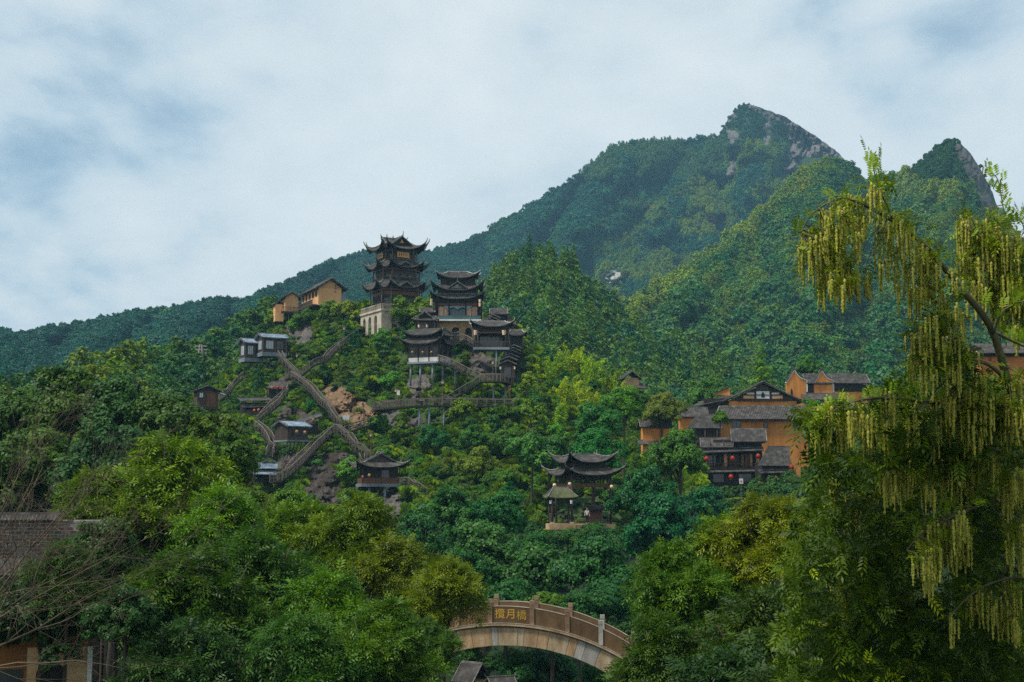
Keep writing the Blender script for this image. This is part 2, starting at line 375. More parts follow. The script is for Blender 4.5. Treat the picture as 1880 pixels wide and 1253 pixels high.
PINE.build('wooded_hill', 700, 1700, 140, 50, lambda x, y: (.03,.065,.025), 60)
LEFT.build('wooded_slope', -300, 500, 90, 36, lambda x, y: (.035,.075,.025), 50)
ROCK.build('rocky_hill', 330, 1300, 330, 170, col_rock, 25)
def gz(x, y):
    """height of the valley floor"""
    s = lambda a, b, q: (lambda t: t*t*(3-2*t))(min(1, max(0, (q-a)/(b-a))))
    z = -7 + 14*s(95, 165, y)
    z += (9*s(-14, -45, x) if x < 0 else 0)*s(30, 60, y)*(1 - s(95, 165, y))
    z += 6*s(12, 40, x)*s(120, 185, y)
    return z + .5*noise.noise(Vector((x*.06, y*.06, 2)))
xs = np.concatenate([np.linspace(-6000, -160, 10), np.linspace(-150, 150, 90), np.linspace(160, 6000, 10)])
ys = np.concatenate([np.linspace(-200, -20, 6), np.linspace(-10, 240, 90), np.linspace(260, 9000, 14)])
gv = [(x, y, gz(x, y) - (3 if y > 240 else 0)) for x in xs for y in ys]
gn = len(ys)
gq = [(i*gn+j, (i+1)*gn+j, (i+1)*gn+j+1, i*gn+j+1) for i in range(len(xs)-1) for j in range(gn-1)]
go = link('ground', np_mesh('ground', gv, gq, M['hillside'], {'gcol': ('FLOAT_COLOR', [(.03,.055,.02,1)]*len(gv))}, True)); go['kind'] = 'structure'

# ------------------------------------------------------------------ building kit (plan: x right, y away from the photo's viewpoint, z up, in photo pixels)
class Bd:
    def __init__(s, name, label, cat, px, py, d, yaw=0, group=None):
        s.k = d/F; s.root = thing(name, label, cat, W(px, py, d), R(yaw), group)
    def mb(s): return MB(s.k)
    def part(s, name, mb, mat, parent=None, **kw):
        return mb.build(name, M[mat], parent or s.root, **kw)
def rect(w, d, cx=0, cy=0): return [(cx-w, cy-d), (cx+w, cy-d), (cx+w, cy+d), (cx-w, cy+d)]
def octo(w, d, c): return [(-w+c,-d), (w-c,-d), (w,-d+c), (w,d-c), (w-c,d), (-w+c,d), (-w,d-c), (-w,-d+c)]
def side(poly, i):
    a, b = poly[i], poly[(i+1) % len(poly)]; L = math.hypot(b[0]-a[0], b[1]-a[1]); u = ((b[0]-a[0])/L, (b[1]-a[1])/L)
    return (a, u, (u[1], -u[0])), L
def rib_patch(mb, p00, p10, p11, p01, rib=2.6, amp=.45, m=4, th=1.0, sag=0.0):
    """a tiled slope: p00-p10 is the eave, p01-p11 the ridge"""
    p00, p10, p11, p01 = map(Vector, (p00, p10, p11, p01)); n = max(4, int(round((p10-p00).length/rib))*2); b = len(mb.v)
    nn = (p10-p00).cross(p01-p00).normalized()
    for i in range(n+1):
        for j in range(m+1):
            u, v = i/n, j/m; p = (p00*(1-u)+p10*u)*(1-v) + (p01*(1-u)+p11*u)*v
            p = p + nn*((amp if i % 2 else 0) + .25*random.random()*amp + .02) - Vector((0,0,1))*sag*4*v*(1-v)
            mb.v.append(tuple(p))
    mb.f += [(b+i*(m+1)+j, b+(i+1)*(m+1)+j, b+(i+1)*(m+1)+j+1, b+i*(m+1)+j+1) for i in range(n) for j in range(m)]
    lo = [q - nn*th - (Vector((0,0,sag)) if sag else Vector()) for q in (p00, p10, p11, p01)]
    mb.hexa(lo + [q - nn*.05 - (Vector((0,0,sag)) if sag else Vector()) for q in (p00, p10, p11, p01)])
    return mb
def curved_roof(B, poly, top, z0, h, lift=12, flare=5, mat='tile', rib=2.6, conc=1.55, tip=4, rw=1.0, rmat='ridge', crest=True, horn=0, m=5, pw=3.2, lifts=None, soff=3.0):
    """roof with upturned corners over a convex plan: a 'roof' part with soffit, hip ridges and crest as its sub-parts"""
    n = len(poly); cx = sum(p[0] for p in poly)/n; cy = sum(p[1] for p in poly)/n
    cd_ = [Vector((p[0]-cx, p[1]-cy)).normalized() for p in poly]
    tl = B.mb(); so = B.mb(); hips = []
    def P(i, u, v):
        j = (i+1) % n; a, b = Vector(poly[i]), Vector(poly[j]); e = abs(2*u-1)**pw; q = cd_[i] if u < .5 else cd_[j]
        lf = lift if lifts is None else (lifts[i] if u < .5 else lifts[j])
        base = a*(1-u)+b*u + q*flare*e*(lf/max(lift, .01)); t = Vector(top[i])*(1-u)+Vector(top[j])*u
        xy = base*(1-v)+t*v; return Vector((xy.x, xy.y, z0 + h*v**conc + lf*e*(1-v)**2.2))
    for i in range(n):
        a, b = Vector(poly[i]), Vector(poly[(i+1) % n]); L = (b-a).length
        if L < .5: continue
        c = max(4, int(round(L/rib))*2)
        bb = len(tl.v)
        for q in range(c+1):
            for j in range(m+1):
                p = P(i, q/c, j/m); p.z += (.5 if q % 2 else 0) + .12*random.random(); tl.v.append(tuple(p))
        tl.f += [(bb+q*(m+1)+j, bb+(q+1)*(m+1)+j, bb+(q+1)*(m+1)+j+1, bb+q*(m+1)+j+1) for q in range(c) for j in range(m)]
        cs = 14; bb = len(so.v)     # eave board and soffit
        for q in range(cs+1):
            u = q/cs; p = P(i, u, 0); p2 = P(i, u, .34)
            so.v += [(p.x, p.y, p.z+.05), (p.x, p.y, p.z-1.3), (p2.x, p2.y, min(p2.z-1.2, z0 + soff + .3*(p.z - z0)))]
        for q in range(cs):
            o = bb+q*3; so.f += [(o, o+1, o+4, o+3), (o+1, o+2, o+5, o+4)]
        pts = [P(i, 0, v) + Vector((0, 0, .9)) for v in (1, .8, .6, .4, .25, .1, 0)]
        d = (pts[-1]-pts[-2]).normalized(); lf = 1 if lifts is None else lifts[i]/max(lift, .01)
        pts += [pts[-1] + d*tip*.45*lf + Vector((0,0,tip*.28*lf)), pts[-1] + d*tip*.75*lf + Vector((0,0,tip*.85*lf))]
        hips.append((pts, [rw]*5 + [rw*1.05, rw, rw*.75, rw*.4]))
    ro = B.part('roof', tl, mat); B.part('soffit', so, 'wood_dark', ro)
    for pts, rad in hips:
        hb = B.mb(); hb.tube(pts, rad, 5); B.part('hip_ridge', hb, rmat, ro)
    if crest:
        xs = [p for p in top]; x0, x1 = min(p[0] for p in xs), max(p[0] for p in xs); y0, y1 = min(p[1] for p in xs), max(p[1] for p in xs)
        if x1 - x0 > 2 or y1 - y0 > 2:
            cb = B.mb(); z = z0+h
            A, Bp = (Vector((x0, (y0+y1)/2, z)), Vector((x1, (y0+y1)/2, z))) if x1-x0 >= y1-y0 else (Vector(((x0+x1)/2, y0, z)), Vector(((x0+x1)/2, y1, z)))
            cb.bar(A, Bp, rw*2.2, rw*2.6)
            if horn:
                dd = (Bp-A).normalized()
                for e, sg in ((A, -1), (Bp, 1)): cb.tube([e, e + dd*sg*horn*.4 + Vector((0,0,horn*.3)), e + dd*sg*horn*.5 + Vector((0,0,horn))], [rw, rw*.8, rw*.3], 5)
            B.part('crest_ridge', cb, rmat, ro)
    return ro
def gable_roof(B, x0, x1, y0, y1, z0, h, axis='x', mat='tile', rib=2.8, th=1.2, rw=.9, rmat='ridge', sag=.6, horn=0, name='roof', ends=True, verge=True):
    """two tiled slopes; axis = direction of the ridge"""
    tl = B.mb(); cb = B.mb()
    if axis == 'x':
        ym = (y0+y1)/2; rib_patch(tl, (x0,y0,z0), (x1,y0,z0), (x1,ym,z0+h), (x0,ym,z0+h), rib, th=th, sag=sag); rib_patch(tl, (x1,y1,z0), (x0,y1,z0), (x0,ym,z0+h), (x1,ym,z0+h), rib, th=th, sag=sag)
        A, Bp = Vector((x0-.5, ym, z0+h+rw*.5)), Vector((x1+.5, ym, z0+h+rw*.5)); edges = [((x, y, z0), (x, ym, z0+h)) for x in (x0, x1) for y in (y0, y1)]
    else:
        xm = (x0+x1)/2; rib_patch(tl, (x0,y1,z0), (x0,y0,z0), (xm,y0,z0+h), (xm,y1,z0+h), rib, th=th, sag=sag); rib_patch(tl, (x1,y0,z0), (x1,y1,z0), (xm,y1,z0+h), (xm,y0,z0+h), rib, th=th, sag=sag)
        A, Bp = Vector((xm, y0-.5, z0+h+rw*.5)), Vector((xm, y1+.5, z0+h+rw*.5)); edges = [((x, y, z0), (xm, y, z0+h)) for y in (y0, y1) for x in (x0, x1)]
    ro = B.part(name, tl, mat); cb.bar(A, Bp, rw*2, rw*2.4)
    if horn:
        dd = (Bp-A).normalized()
        for e, sg in ((A, -1), (Bp, 1)): cb.tube([e, e + dd*sg*horn*.5 + Vector((0,0,horn*.4)), e + dd*sg*horn*.8 + Vector((0,0,horn))], [rw, rw*.8, rw*.3], 5)
    B.part('crest_ridge', cb, rmat, ro)
    if verge:
        for p, q in edges:
            vb = B.mb(); vb.bar(Vector(p)+Vector((0,0,.7)), Vector(q)+Vector((0,0,.7)), 1.5, 1.3); B.part('verge', vb, rmat, ro)
    return ro
def shed_roof(B, p00, p10, p11, p01, mat='tile', rib=2.8, th=1.0, name='roof', sag=0):
    tl = B.mb(); rib_patch(tl, p00, p10, p11, p01, rib, th=th, sag=sag); ro = B.part(name, tl, mat)
    cb = B.mb(); cb.bar(Vector(p01)+Vector((0,0,.6)), Vector(p11)+Vector((0,0,.6)), 1.6, 1.6); B.part('crest_ridge', cb, 'ridge', ro); return ro
def wall(B, poly, z0, z1, mat, name='wall'):
    b = B.mb(); b.prism(poly, z0, z1); return B.part(name, b, mat)
def gable_wall(B, x0, x1, y0, y1, z0, h, mat, z00=None, axis='y', name='gable'):
    """triangle wall under a gable; faces -y when axis is 'y'"""
    b = B.mb()
    if axis == 'y': b.slab([(x0, z0), (x1, z0), ((x0+x1)/2, z0+h)], (y0, y1))
    else:
        n = len(b.v); ym = (y0+y1)/2; b.add([(x0,y0,z0),(x0,y1,z0),(x0,ym,z0+h),(x1,y0,z0),(x1,y1,z0),(x1,ym,z0+h)], [(0,1,2),(3,5,4),(0,3,4,1),(1,4,5,2),(2,5,3,0)])
    return B.part(name, b, mat)
def columns(B, pts, z0, z1, r, mat='wood', name='column', n=7):
    b = B.mb(); b.tube([(0,0,z0), (0,0,z1)], r, n); me = b.mesh(name, M[mat], True)
    return [link(name, me, B.root, Vector((x*B.k, y*B.k, 0))) for x, y in pts]
def window(B, fr, a0, a1, z0, z1, bars=3, hb=2, mat='wood', pane='glass_dark', n=0.0, w=.7, name='window'):
    f = B.mb()
    f.obox(fr, a0, a1, n+.02, n+.9, z0, z0+w); f.obox(fr, a0, a1, n+.02, n+.9, z1-w, z1)
    f.obox(fr, a0, a0+w, n+.02, n+.85, z0+w, z1-w); f.obox(fr, a1-w, a1, n+.02, n+.85, z0+w, z1-w)
    for i in range(1, bars): x = a0+(a1-a0)*i/bars; f.obox(fr, x-.22, x+.22, n+.1, n+.6, z0+w, z1-w)
    for i in range(1, hb): z = z0+(z1-z0)*i/hb; f.obox(fr, a0+w, a1-w, n+.12, n+.62, z-.2, z+.2)
    o = B.part(name, f, mat); p = B.mb(); p.obox(fr, a0+w, a1-w, n+.03, n+.25, z0+w, z1-w); B.part('pane', p, pane, o); return o
def board(B, fr, a0, a1, z0, z1, n0, n1, mat, name): b = B.mb(); b.obox(fr, a0, a1, n0, n1, z0, z1); return B.part(name, b, mat)
def rail_panel(B, fr, a0, a1, z0, z1, n, mat='rail', step=2.6, w=.55, name='railing'):
    b = B.mb(); b.obox(fr, a0, a1, n-w, n+w, z1-1.0, z1)
    c = max(2, int((a1-a0)/step)); o = B.part(name, b, mat); q = B.mb(); q.obox(fr, a0, a1, n-w*.6, n+w*.6, z0, z0+.8)
    for i in range(c+1):
        x = a0 + (a1-a0)*i/c; q.obox(fr, x-.3, x+.3, n-.3, n+.3, z0+.8, z1-1.0)
    B.part('balusters', q, mat, o, kind='stuff'); return o
def planks(B, fr, a0, a1, z0, z1, n, mat, step=3.2):
    """upright wall boards with open joints, one part each"""
    c = max(2, int((a1-a0)/step)); st = (a1-a0)/c
    b = B.mb(); b.obox((( 0, 0), fr[1], fr[2]), .12, st-.12, 0, .5, z0, z1); me = b.mesh('plank', M[mat]); o, u, nn = fr
    for i in range(c):
        a = a0 + st*i; link('plank', me, B.root, Vector(((o[0]+u[0]*a+nn[0]*(n+.1*random.random()))*B.k, (o[1]+u[1]*a+nn[1]*n)*B.k, 0)))
def lantern(name, label, px, py, d, size, mat, group, tassel=0, square=False):
    """a hanging lantern: body, caps and cord; size = body height in metres"""
    t = thing(name, label, 'lantern', W(px, py, d), 0, group); h = size/2; b = MB()
    if square: b.lathe((0,0,0), [(0,-h), (h*.62,-h), (h*.8, h*.75), (h*.8, h), (0, h)], 4)
    else: b.lathe((0,0,0), [(h*.4,-h*.9), (h*.8,-h*.62), (h*.98,0), (h*.8,h*.62), (h*.4,h*.9)], 12)
    b.build('lantern_body', M[mat], t, not square)
    c = MB(); c.lathe((0,0,0), [(0,h*.88), (h*.45,h*.88), (h*.45,h*1.05), (0,h*1.08)], 8); c.lathe((0,0,0), [(0,-h*1.06), (h*.42,-h*1.04), (h*.42,-h*.88), (0,-h*.88)], 8); c.build('cap', M['gold'] if not square else M['wood_dark'], t)
    s_ = MB(); s_.tube([(0,0,h*1.05), (0,0,h*2.0)], h*.05, 4); s_.build('cord', M['ink'], t)
    if tassel: q = MB(); q.lathe((0,0,0), [(h*.1,-h*1.05), (h*.22,-h*1.5), (h*.26,-h*(1+tassel)), (0,-h*(1+tassel))], 7); q.build('tassel', M[mat], t)
    return t

# ------------------------------------------------------------------ the tall pagoda on the hilltop
A = Bd('pagoda', 'tallest dark timber pagoda with three tiers of upturned roofs on the hilltop', 'pagoda', 727, 572, 270, 28)
base = rect(50, 50); fl, L = side(base, 3); ff, Lf = side(base, 0)
def arcade(B, fr, a0, a1, z0, z1, zs, ops, n1, th, mat, namew='wall', dark='wood_dark', rail=True):
    """a wall with round-headed openings [(a, b)], with a dark back wall inside"""
    b = B.mb(); xs_ = a0
    for oa, ob in ops:
        b.obox(fr, xs_, oa, n1-th, n1, z0, z1); b.arch(fr, oa, ob, zs, z1, n1-th, n1); xs_ = ob
    b.obox(fr, xs_, a1, n1-th, n1, z0, z1); w_ = B.part(namew, b, mat)
    for oa, ob in ops:
        q = B.mb(); q.obox(fr, oa-1, ob+1, n1-th-6, n1-th-5, z0, z1); B.part('doorway', q, dark)
        if rail: rail_panel(B, fr, oa+.2, ob-.2, z0+1, z0+(zs-z0)*.62, n1-th*.5, 'wood_grey', 2.2)
    return w_
arcade(A, fl, 0, 100, -46, -7, -20, [(13,25), (38,52), (66,80)], 0, 6, 'stone')
arcade(A, ff, 6, 100, -46, -7, -20, [(20,32), (46,60), (74,88)], 0, 6, 'stone')
wall(A, rect(43.8, 43.8), -46, -7.2, 'stone', 'core_wall'); b = A.mb(); b.prism(rect(52, 52), -7, -4); A.part('cornice', b, 'stone')
for fr, LL in ((fl, L), (ff, Lf)): rail_panel(A, (fr[0], fr[1], fr[2]), 2, LL-2, -4, 6, 0, 'stone', 2.4)
for k, (w, c, z0, z1, ew, er, rh, lf, fl_) in enumerate([(40, 13, -4, 42, 50, 38, 15, 13, 6), (36, 12, 50, 80, 47, 33, 14, 13, 6)]):
    pw_ = octo(w, w, c); wall(A, octo(w-4, w-4, c-1.5), z0, z1+3, 'wood_dark')
    columns(A, [(x, y) for x, y in pw_], z0, z1, 1.3, 'wood_grey')
    for i in range(8):
        if i in (3, 4, 5): continue
        inner = octo(w-4, w-4, c-1.5); fr, LL = side(inner, i); fo, Lo = side(pw_, i)
        nwin = 3 if LL > 30 else 1
        for q in range(nwin): window(A, fr, LL*(q+.12)/nwin, LL*(q+.88)/nwin, z0+9, z0+24 if k == 0 else z0+20, 4, 3, 'wood', 'glass_dark')
        board(A, fo, 0, Lo, z1-8, z1-5, -.8, .8, 'wood_red', 'beam'); board(A, fo, 0, Lo, z1-3, z1-1, -.8, .8, 'wood', 'beam')
        board(A, fr, 0, LL, z1-16, z1-9, .05, .8, 'wood_red' if k == 0 else 'wood', 'panel')
        rail_panel(A, fo, 1.2, Lo-1.2, z0+1, z0+10, 0, 'wood_grey', 2.4)
    curved_roof(A, octo(ew, ew, c+5), octo(er, er, c-2), z1-4, rh, lf, fl_, tip=5, rw=1.25, pw=2.6)
    for fr_, LL in (side(octo(er, er, c-2), 0),):      # the small dormer gable on the front slope
        gb = A.mb(); o = (LL/2); p = lambda a, n, z: (fr_[0][0]+fr_[1][0]*a+fr_[2][0]*n, fr_[0][1]+fr_[1][1]*a+fr_[2][1]*n, z)
        gb.add([p(o-12, 11, z1), p(o, 11, z1+7), p(o, 0, z1+10), p(o-14, 0, z1+7)], [(0,1,2,3)]); gb.add([p(o+12, 11, z1), p(o, 11, z1+7), p(o, 0, z1+10), p(o+14, 0, z1+7)], [(1,0,3,2)]); gb.bar(p(o-12, 11, z1), p(o, 11, z1+7), 1.4); gb.bar(p(o+12, 11, z1), p(o, 11, z1+7), 1.4)
        A.part('dormer', gb, 'ridge')
p3w = octo(31, 31, 10); wall(A, octo(28, 28, 9), 86, 116, 'wood_dark'); columns(A, p3w, 88, 112, 1.2, 'wood_grey')
for i in (0, 1, 2, 6, 7):
    fr, LL = side(octo(28, 28, 9), i); fo, Lo = side(p3w, i)
    board(A, fo, 0, Lo, 107, 109.5, -.7, .7, 'wood', 'beam')
    if LL > 20:
        window(A, fr, 2, LL*.3, 92, 103, 3, 2); window(A, fr, LL*.7, LL-2, 92, 103, 3, 2)
        sb = A.mb(); sb.obox(fo, LL*.22, LL*.86, .6, 1.6, 96, 106); so_ = A.part('signboard', sb, 'gold'); q = A.mb()
        for t_ in range(4):
            x = LL*(.33 + .12*t_); q.obox(fo, x-1.3, x+1.3, 1.65, 1.8, 100.6, 101.3); q.obox(fo, x-.3, x+.3, 1.65, 1.85, 98.6, 103.4); q.obox(fo, x-1.0, x+1.0, 1.65, 1.8, 102.4, 103)
        A.part('lettering', q, 'ink', so_, kind='stuff')
    rail_panel(A, fo, 1, Lo-1, 88, 94, 0, 'wood_grey', 2.4)
curved_roof(A, octo(42, 42, 7), octo(24, 16, 3), 111, 15, 14, 6, tip=6, rw=1.3, pw=2.8, crest=False)
ro = gable_roof(A, -20, 20, -27, 16, 121, 15, 'y', rw=1.2, rib=2.6); gable_wall(A, -15, 15, -24, -22, 122, 11, 'wood_dark'); b = A.mb(); b.slab([(-4,124),(4,124),(0,131)], (-25.2,-24.1)); A.part('gable_ornament', b, 'gold')
gable_roof(A, -27, 18, -13, 13, 122, 13, 'x', rw=1.2, horn=6)
b = A.mb(); b.tube([(0,-27,136), (0,-30,139), (0,-31.5,146)], [1.4, 1, .3], 6); A.part('ridge_horn', b, 'ridge')
b = A.mb(); b.lathe((-6, 3, 137), [(0,0), (1.6,.4), (1.8,1.6), (.9,2.6), (1.2,3.6), (.5,5), (0,6)], 8); A.part('finial', b, 'gold', smooth=True)

# ------------------------------------------------------------------ the stage pavilion in front of it
Bp = Bd('stage_pavilion', 'dark pavilion with curtained stage, glass balcony and arched stone storey below', 'pavilion', 840, 624, 238)
FR = ((-40, 0), (1, 0), (0, -1))        # along = px offset from x=-40
arcade(Bp, FR, -2, 74, 0, 34, 17, [(7, 20), (29, 43), (54, 66)], -6, 5, 'stone_brown')
wall(Bp, rect(36, 14, 0, 26), 0, 34, 'wood_dark', 'core_wall')
b = Bp.mb(); b.box(-47, 44, -8, 12, 34.2, 37); Bp.part('balcony_slab', b, 'plaster')
b = Bp.mb(); b.box(-46, 43, -7.4, -6.9, 37.4, 43); gbal = Bp.part('balustrade', b, 'glass_teal'); b = Bp.mb(); b.box(-46.5, 43.5, -7.7, -6.6, 43.1, 43.8); Bp.part('handrail', b, 'steel', gbal)
b = Bp.mb(); b.box(-38, 38, 10, 11, 37.2, 76); Bp.part('back_wall', b, 'glass_teal')
FB = ((-38, 10), (1, 0), (0, -1))
window(Bp, FB, 20, 46, 38, 60, 4, 1, 'steel', 'glass_teal', name='door')
for a0, a1, wv in ((-36, -26, 1), (-25, -17, 1), (16, 25, 1), (26, 36, 1)):
    b = Bp.mb(); n = 9
    for q in range(n):       # pleats
        x0 = a0+(a1-a0)*q/n; x1 = a0+(a1-a0)*(q+1)/n; ym = .6 if q % 2 else 0
        b.hexa([(x0, 3-ym, 38), (x1, 3-(.6-ym), 38), (x1, 3.6, 38), (x0, 3.6, 38), (x0, 3-ym, 62), (x1, 3-(.6-ym), 62), (x1, 3.6, 62), (x0, 3.6, 62)])
    Bp.part('curtain', b, 'curtain')
b = Bp.mb()
for q in range(28):          # scalloped valance
    x0 = -26 + q*1.86; sw = lambda x: 55.5 + 4.5*abs(math.cos((x+26)/52*math.pi*3))
    b.hexa([(x0, 1, sw(x0)), (x0+1.86, 1, sw(x0+1.86)), (x0+1.86, 1.6, sw(x0+1.86)), (x0, 1.6, sw(x0)), (x0, 1, 63), (x0+1.86, 1, 63), (x0+1.86, 1.6, 63), (x0, 1.6, 63)])
Bp.part('valance', b, 'curtain_blue')
b = Bp.mb(); b.box(-37, 37, 0, 1.8, 63.2, 68); Bp.part('lintel', b, 'wood_red'); b = Bp.mb(); b.box(-44, 44, -1, 14, 68.2, 79); Bp.part('fascia', b, 'wood_dark')
columns(Bp, [(-42, -3), (-38, 0), (-16, 0), (15, 0), (38, 0), (42, -3)], 37, 68, 1.3, 'wood_dark')
for sx in (-1, 1): wall(Bp, rect(3, 10, sx*42, 8), 37, 76, 'wood_dark', 'side_wall')
rp = rect(47, 24, 0, 12); curved_roof(Bp, rp, rect(38, 15, 0, 12), 75, 9, 15, 5, tip=4, rw=1.1, conc=1.2)
wall(Bp, rect(37, 14, 0, 12), 80, 96, 'wood_dark'); b = Bp.mb(); b.box(-37.5, 37.5, -3, 27, 84.5, 86); Bp.part('ledge', b, 'ridge')
curved_roof(Bp, rect(45, 24, 0, 12), rect(32, 9, 0, 12), 91, 14, 18, 5, tip=5, rw=1.1)
g2 = gable_roof(Bp, -18, 18, -10, 6, 94.5, 12, 'y', rw=.9, horn=0); gable_wall(Bp, -13, 13, -8, -6.5, 94.5, 8.5, 'ridge'); b = Bp.mb(); b.tube([(0,-9,107), (0,-10,111), (0,-10,115)], [1,.7,.2], 5); Bp.part('finial', b, 'ridge')
wall(Bp, rect(32, 10, 0, 12), 103, 116, 'wood_dark')
curved_roof(Bp, rect(37, 17, 0, 12), rect(17, 1, 0, 12), 115, 13, 11, 4, tip=3, rw=1.2, rmat='ridge_pale', conc=1.35)
for px, py in ((792, 552), (792, 558)): lantern('paper_lantern', f'{"upper" if py < 555 else "lower"} pale lantern of the pair left of the curtained stage', px, py, 236, .55, 'lantern_pale', 'lanterns left of the stage', square=True)
for px, py in ((881, 553), (881, 560)): lantern('paper_lantern', f'{"upper" if py < 556 else "lower"} pale lantern of the pair right of the curtained stage', px, py, 236, .55, 'lantern_pale', 'lanterns right of the stage', square=True)
# side wing on its left
Wn = Bd('side_wing', 'small dark wing with stacked little roofs left of the curtained stage', 'pavilion', 782, 616, 237)
wall(Wn, rect(19, 14, 0, 10), 0, 28, 'wood_dark'); fw, lw = side(rect(19, 14, 0, 10), 0); window(Wn, fw, 6, 21, 3, 19, 3, 2, 'wood_grey'); board(Wn, fw, 5, 22, 20, 23, .1, 1.2, 'wood_red', 'lintel')
columns(Wn, [(-14, -5), (-1, -5), (16, -5)], 0, 28, 1, 'wood_grey')
curved_roof(Wn, rect(24, 19, 0, 10), rect(17, 11, 0, 10), 27, 8, 2, 1, rw=.8, tip=1, conc=1)
gable_roof(Wn, -14, 10, -8, 20, 34, 9, 'y', rw=.8); gable_wall(Wn, -11, 7, -6, -5, 34, 6.5, 'wood_dark'); wall(Wn, rect(10, 8, 2, 14), 34, 45, 'wood_dark', 'upper_wall'); gable_roof(Wn, -12, 16, 4, 26, 43, 9, 'x', rw=.8)
lantern('paper_lantern', 'pale lantern left of the little window in the side wing', 769, 599, 234, .45, 'lantern_pale', None, square=True); lantern('paper_lantern', 'pale lantern right of the little window in the side wing', 784, 599, 234, .45, 'lantern_pale', None, square=True)

# ------------------------------------------------------------------ lower-left pavilion on stilts
D = Bd('stilt_pavilion', 'wide timber pavilion with double curved roof standing on blue grey stilts', 'pavilion', 790, 670, 228, -24)
pd = rect(31, 26); wall(D, pd, 4, 42, 'wood_grey'); b = D.mb(); b.prism(rect(33, 28), 0, 3.5); D.part('floor_slab', b, 'concrete')
for i in (0, 1):
    fr, LL = side(pd, i); board(D, fr, 0, LL, 3.6, 11, .1, 1.0, 'plaster', 'base_band'); n = 4 if i == 0 else 3
    for q in range(n): window(D, fr, LL*(q+.1)/n, LL*(q+.9)/n, 14, 30, 5, 3, 'wood', 'glass_dark')
    board(D, fr, 0, LL, 33, 36, .1, 1.2, 'wood', 'beam')
columns(D, [(-32, -27), (-11, -27), (11, -27), (32, -27), (32, -4), (32, 22)], 3.5, 40, 1.0, 'wood_dark')
curved_roof(D, rect(42, 37), rect(30, 25), 36, 11, 13, 6, tip=4, rw=1.1, conc=1.3); wall(D, rect(29, 24), 44, 54, 'wood_dark', 'upper_wall')
curved_roof(D, rect(37, 33), rect(26, 3), 52, 14, 10, 5, tip=4, rw=1.1, conc=1.3)
def stilts(B, pts, z0, z1, r=1.8, mat='concrete'): return columns(B, pts, z0, z1, r, mat, 'stilt', 8)
stilts(D, [(-29, -22), (-9, -22), (16, -22), (28, -5)], -40, 0)
for px, nm in ((757, 'left end of'), (776, 'middle of'), (792, 'right end of')): lantern('yellow_lantern', f'small yellow lantern at the {nm} the stilt pavilion front', px, 647, 224.2, .38, 'lantern_yellow', None)

# ------------------------------------------------------------------ porch pavilion on the right
E = Bd('porch_pavilion', 'small open porch with curved roof and white baluster railing on one tall stilt', 'pavilion', 903, 643, 226, 3)
b = E.mb(); b.box(-34, 32, -10, 28, 0, 4); E.part('floor_slab', b, 'concrete')
wall(E, rect(33, 2, 0, 24), 4, 44, 'wood_dark', 'back_wall'); wall(E, rect(2, 15, 29, 10), 4, 44, 'wood_dark', 'side_wall'); wall(E, rect(2, 15, -31, 10), 4, 44, 'wood_dark', 'side_wall')
columns(E, [(-32, -9), (-26, -9), (25, -9), (30, -9)], 4, 38, 1.1, 'wood_grey'); FE = ((-32, -9), (1, 0), (0, -1))
rail_panel(E, FE, 0, 62, 4, 15.5, 0, 'wood_grey', 2.3); board(E, FE, 0, 62, 30, 33, -.8, .9, 'wood_red', 'lintel'); board(E, FE, 0, 62, 34, 43, -1, .8, 'wood_dark', 'fascia')
window(E, ((-26, 22), (1, 0), (0, -1)), 4, 48, 6, 28, 6, 2, 'wood', 'glass_dark')
curved_roof(E, rect(36, 24, 0, 8), rect(24, 1, 0, 8), 42, 12, 11, 5, tip=4, rw=1.1, rmat='ridge_pale', conc=1.25)
stilts(E, [(8, -4), (26, 20)], -52, 0, 1.9)
for px, nm in ((873, 'left'), (925, 'right')): lantern('paper_lantern', f'square pale lantern at the {nm} post of the small open porch', px, 611, 223.5, .75, 'lantern_pale', None, square=True)

# ------------------------------------------------------------------ stepped covered stairways
def chevrons(name, label, tiers, d0, dd, wall_mat='wood_dark'):
    px0, py0, w0 = tiers[0]; B = Bd(name, label, 'stairway', px0, py0, d0)
    for i, (px, py, w) in enumerate(tiers):
        x, z, y = px-px0, py0-py, i*dd/B.k
        gable_roof(B, x-w, x+w, y-7, y+dd/B.k+3, z-w*.42, w*.42, 'y', rw=.9, rib=2.4, sag=.2)
        gable_wall(B, x-w+2.5, x+w-2.5, y-4, y-3, z-w*.42, w*.36, wall_mat); wall(B, rect(w-3, dd/B.k/2+1, x, y+dd/B.k/2), z-32, z-w*.4, wall_mat)
    return B
Fc = chevrons('covered_stairway', 'steep covered stairway with six stepped gable roofs climbing beside the porch', [(932,663,17), (934,653,17), (937,645,17), (940,636,17), (942,628,16), (944,620,16)], 222, 2.4)
ffd = ((-12, -4), (1, 0), (0, -1)); wall(Fc, rect(13, 3, 0, 0), -32, -7, 'wood'); window(Fc, ffd, 6, 18, -31, -12, 2, 3, 'wood_grey', 'glass_dark', n=-.5, name='door')
for px in (919, 945): lantern('paper_lantern', f'little pale lantern {"left" if px < 930 else "right"} of the covered stairway door', px, 676, 219.5, .4, 'lantern_pale', None, square=True)
chevrons('covered_stairway', 'upper run of three stepped gable roofs behind the open porch', [(899,587,17), (902,580,16), (904,573,15)], 233, 2.2)
Up = Bd('roofed_hall', 'small hall with grey tiled roof above the upper stepped roofs', 'hall', 915, 592, 243); wall(Up, rect(14, 10, 0, 8), -10, 16, 'wood_dark'); gable_roof(Up, -16, 17, -6, 22, 14, 12, 'x', rw=.9); shed_roof(Up, (17, -8, 0), (34, -8, -6), (30, 14, 6), (15, 14, 14)); wall(Up, rect(7, 7, 22, 6), -14, 3, 'wood_red', 'side_wall')
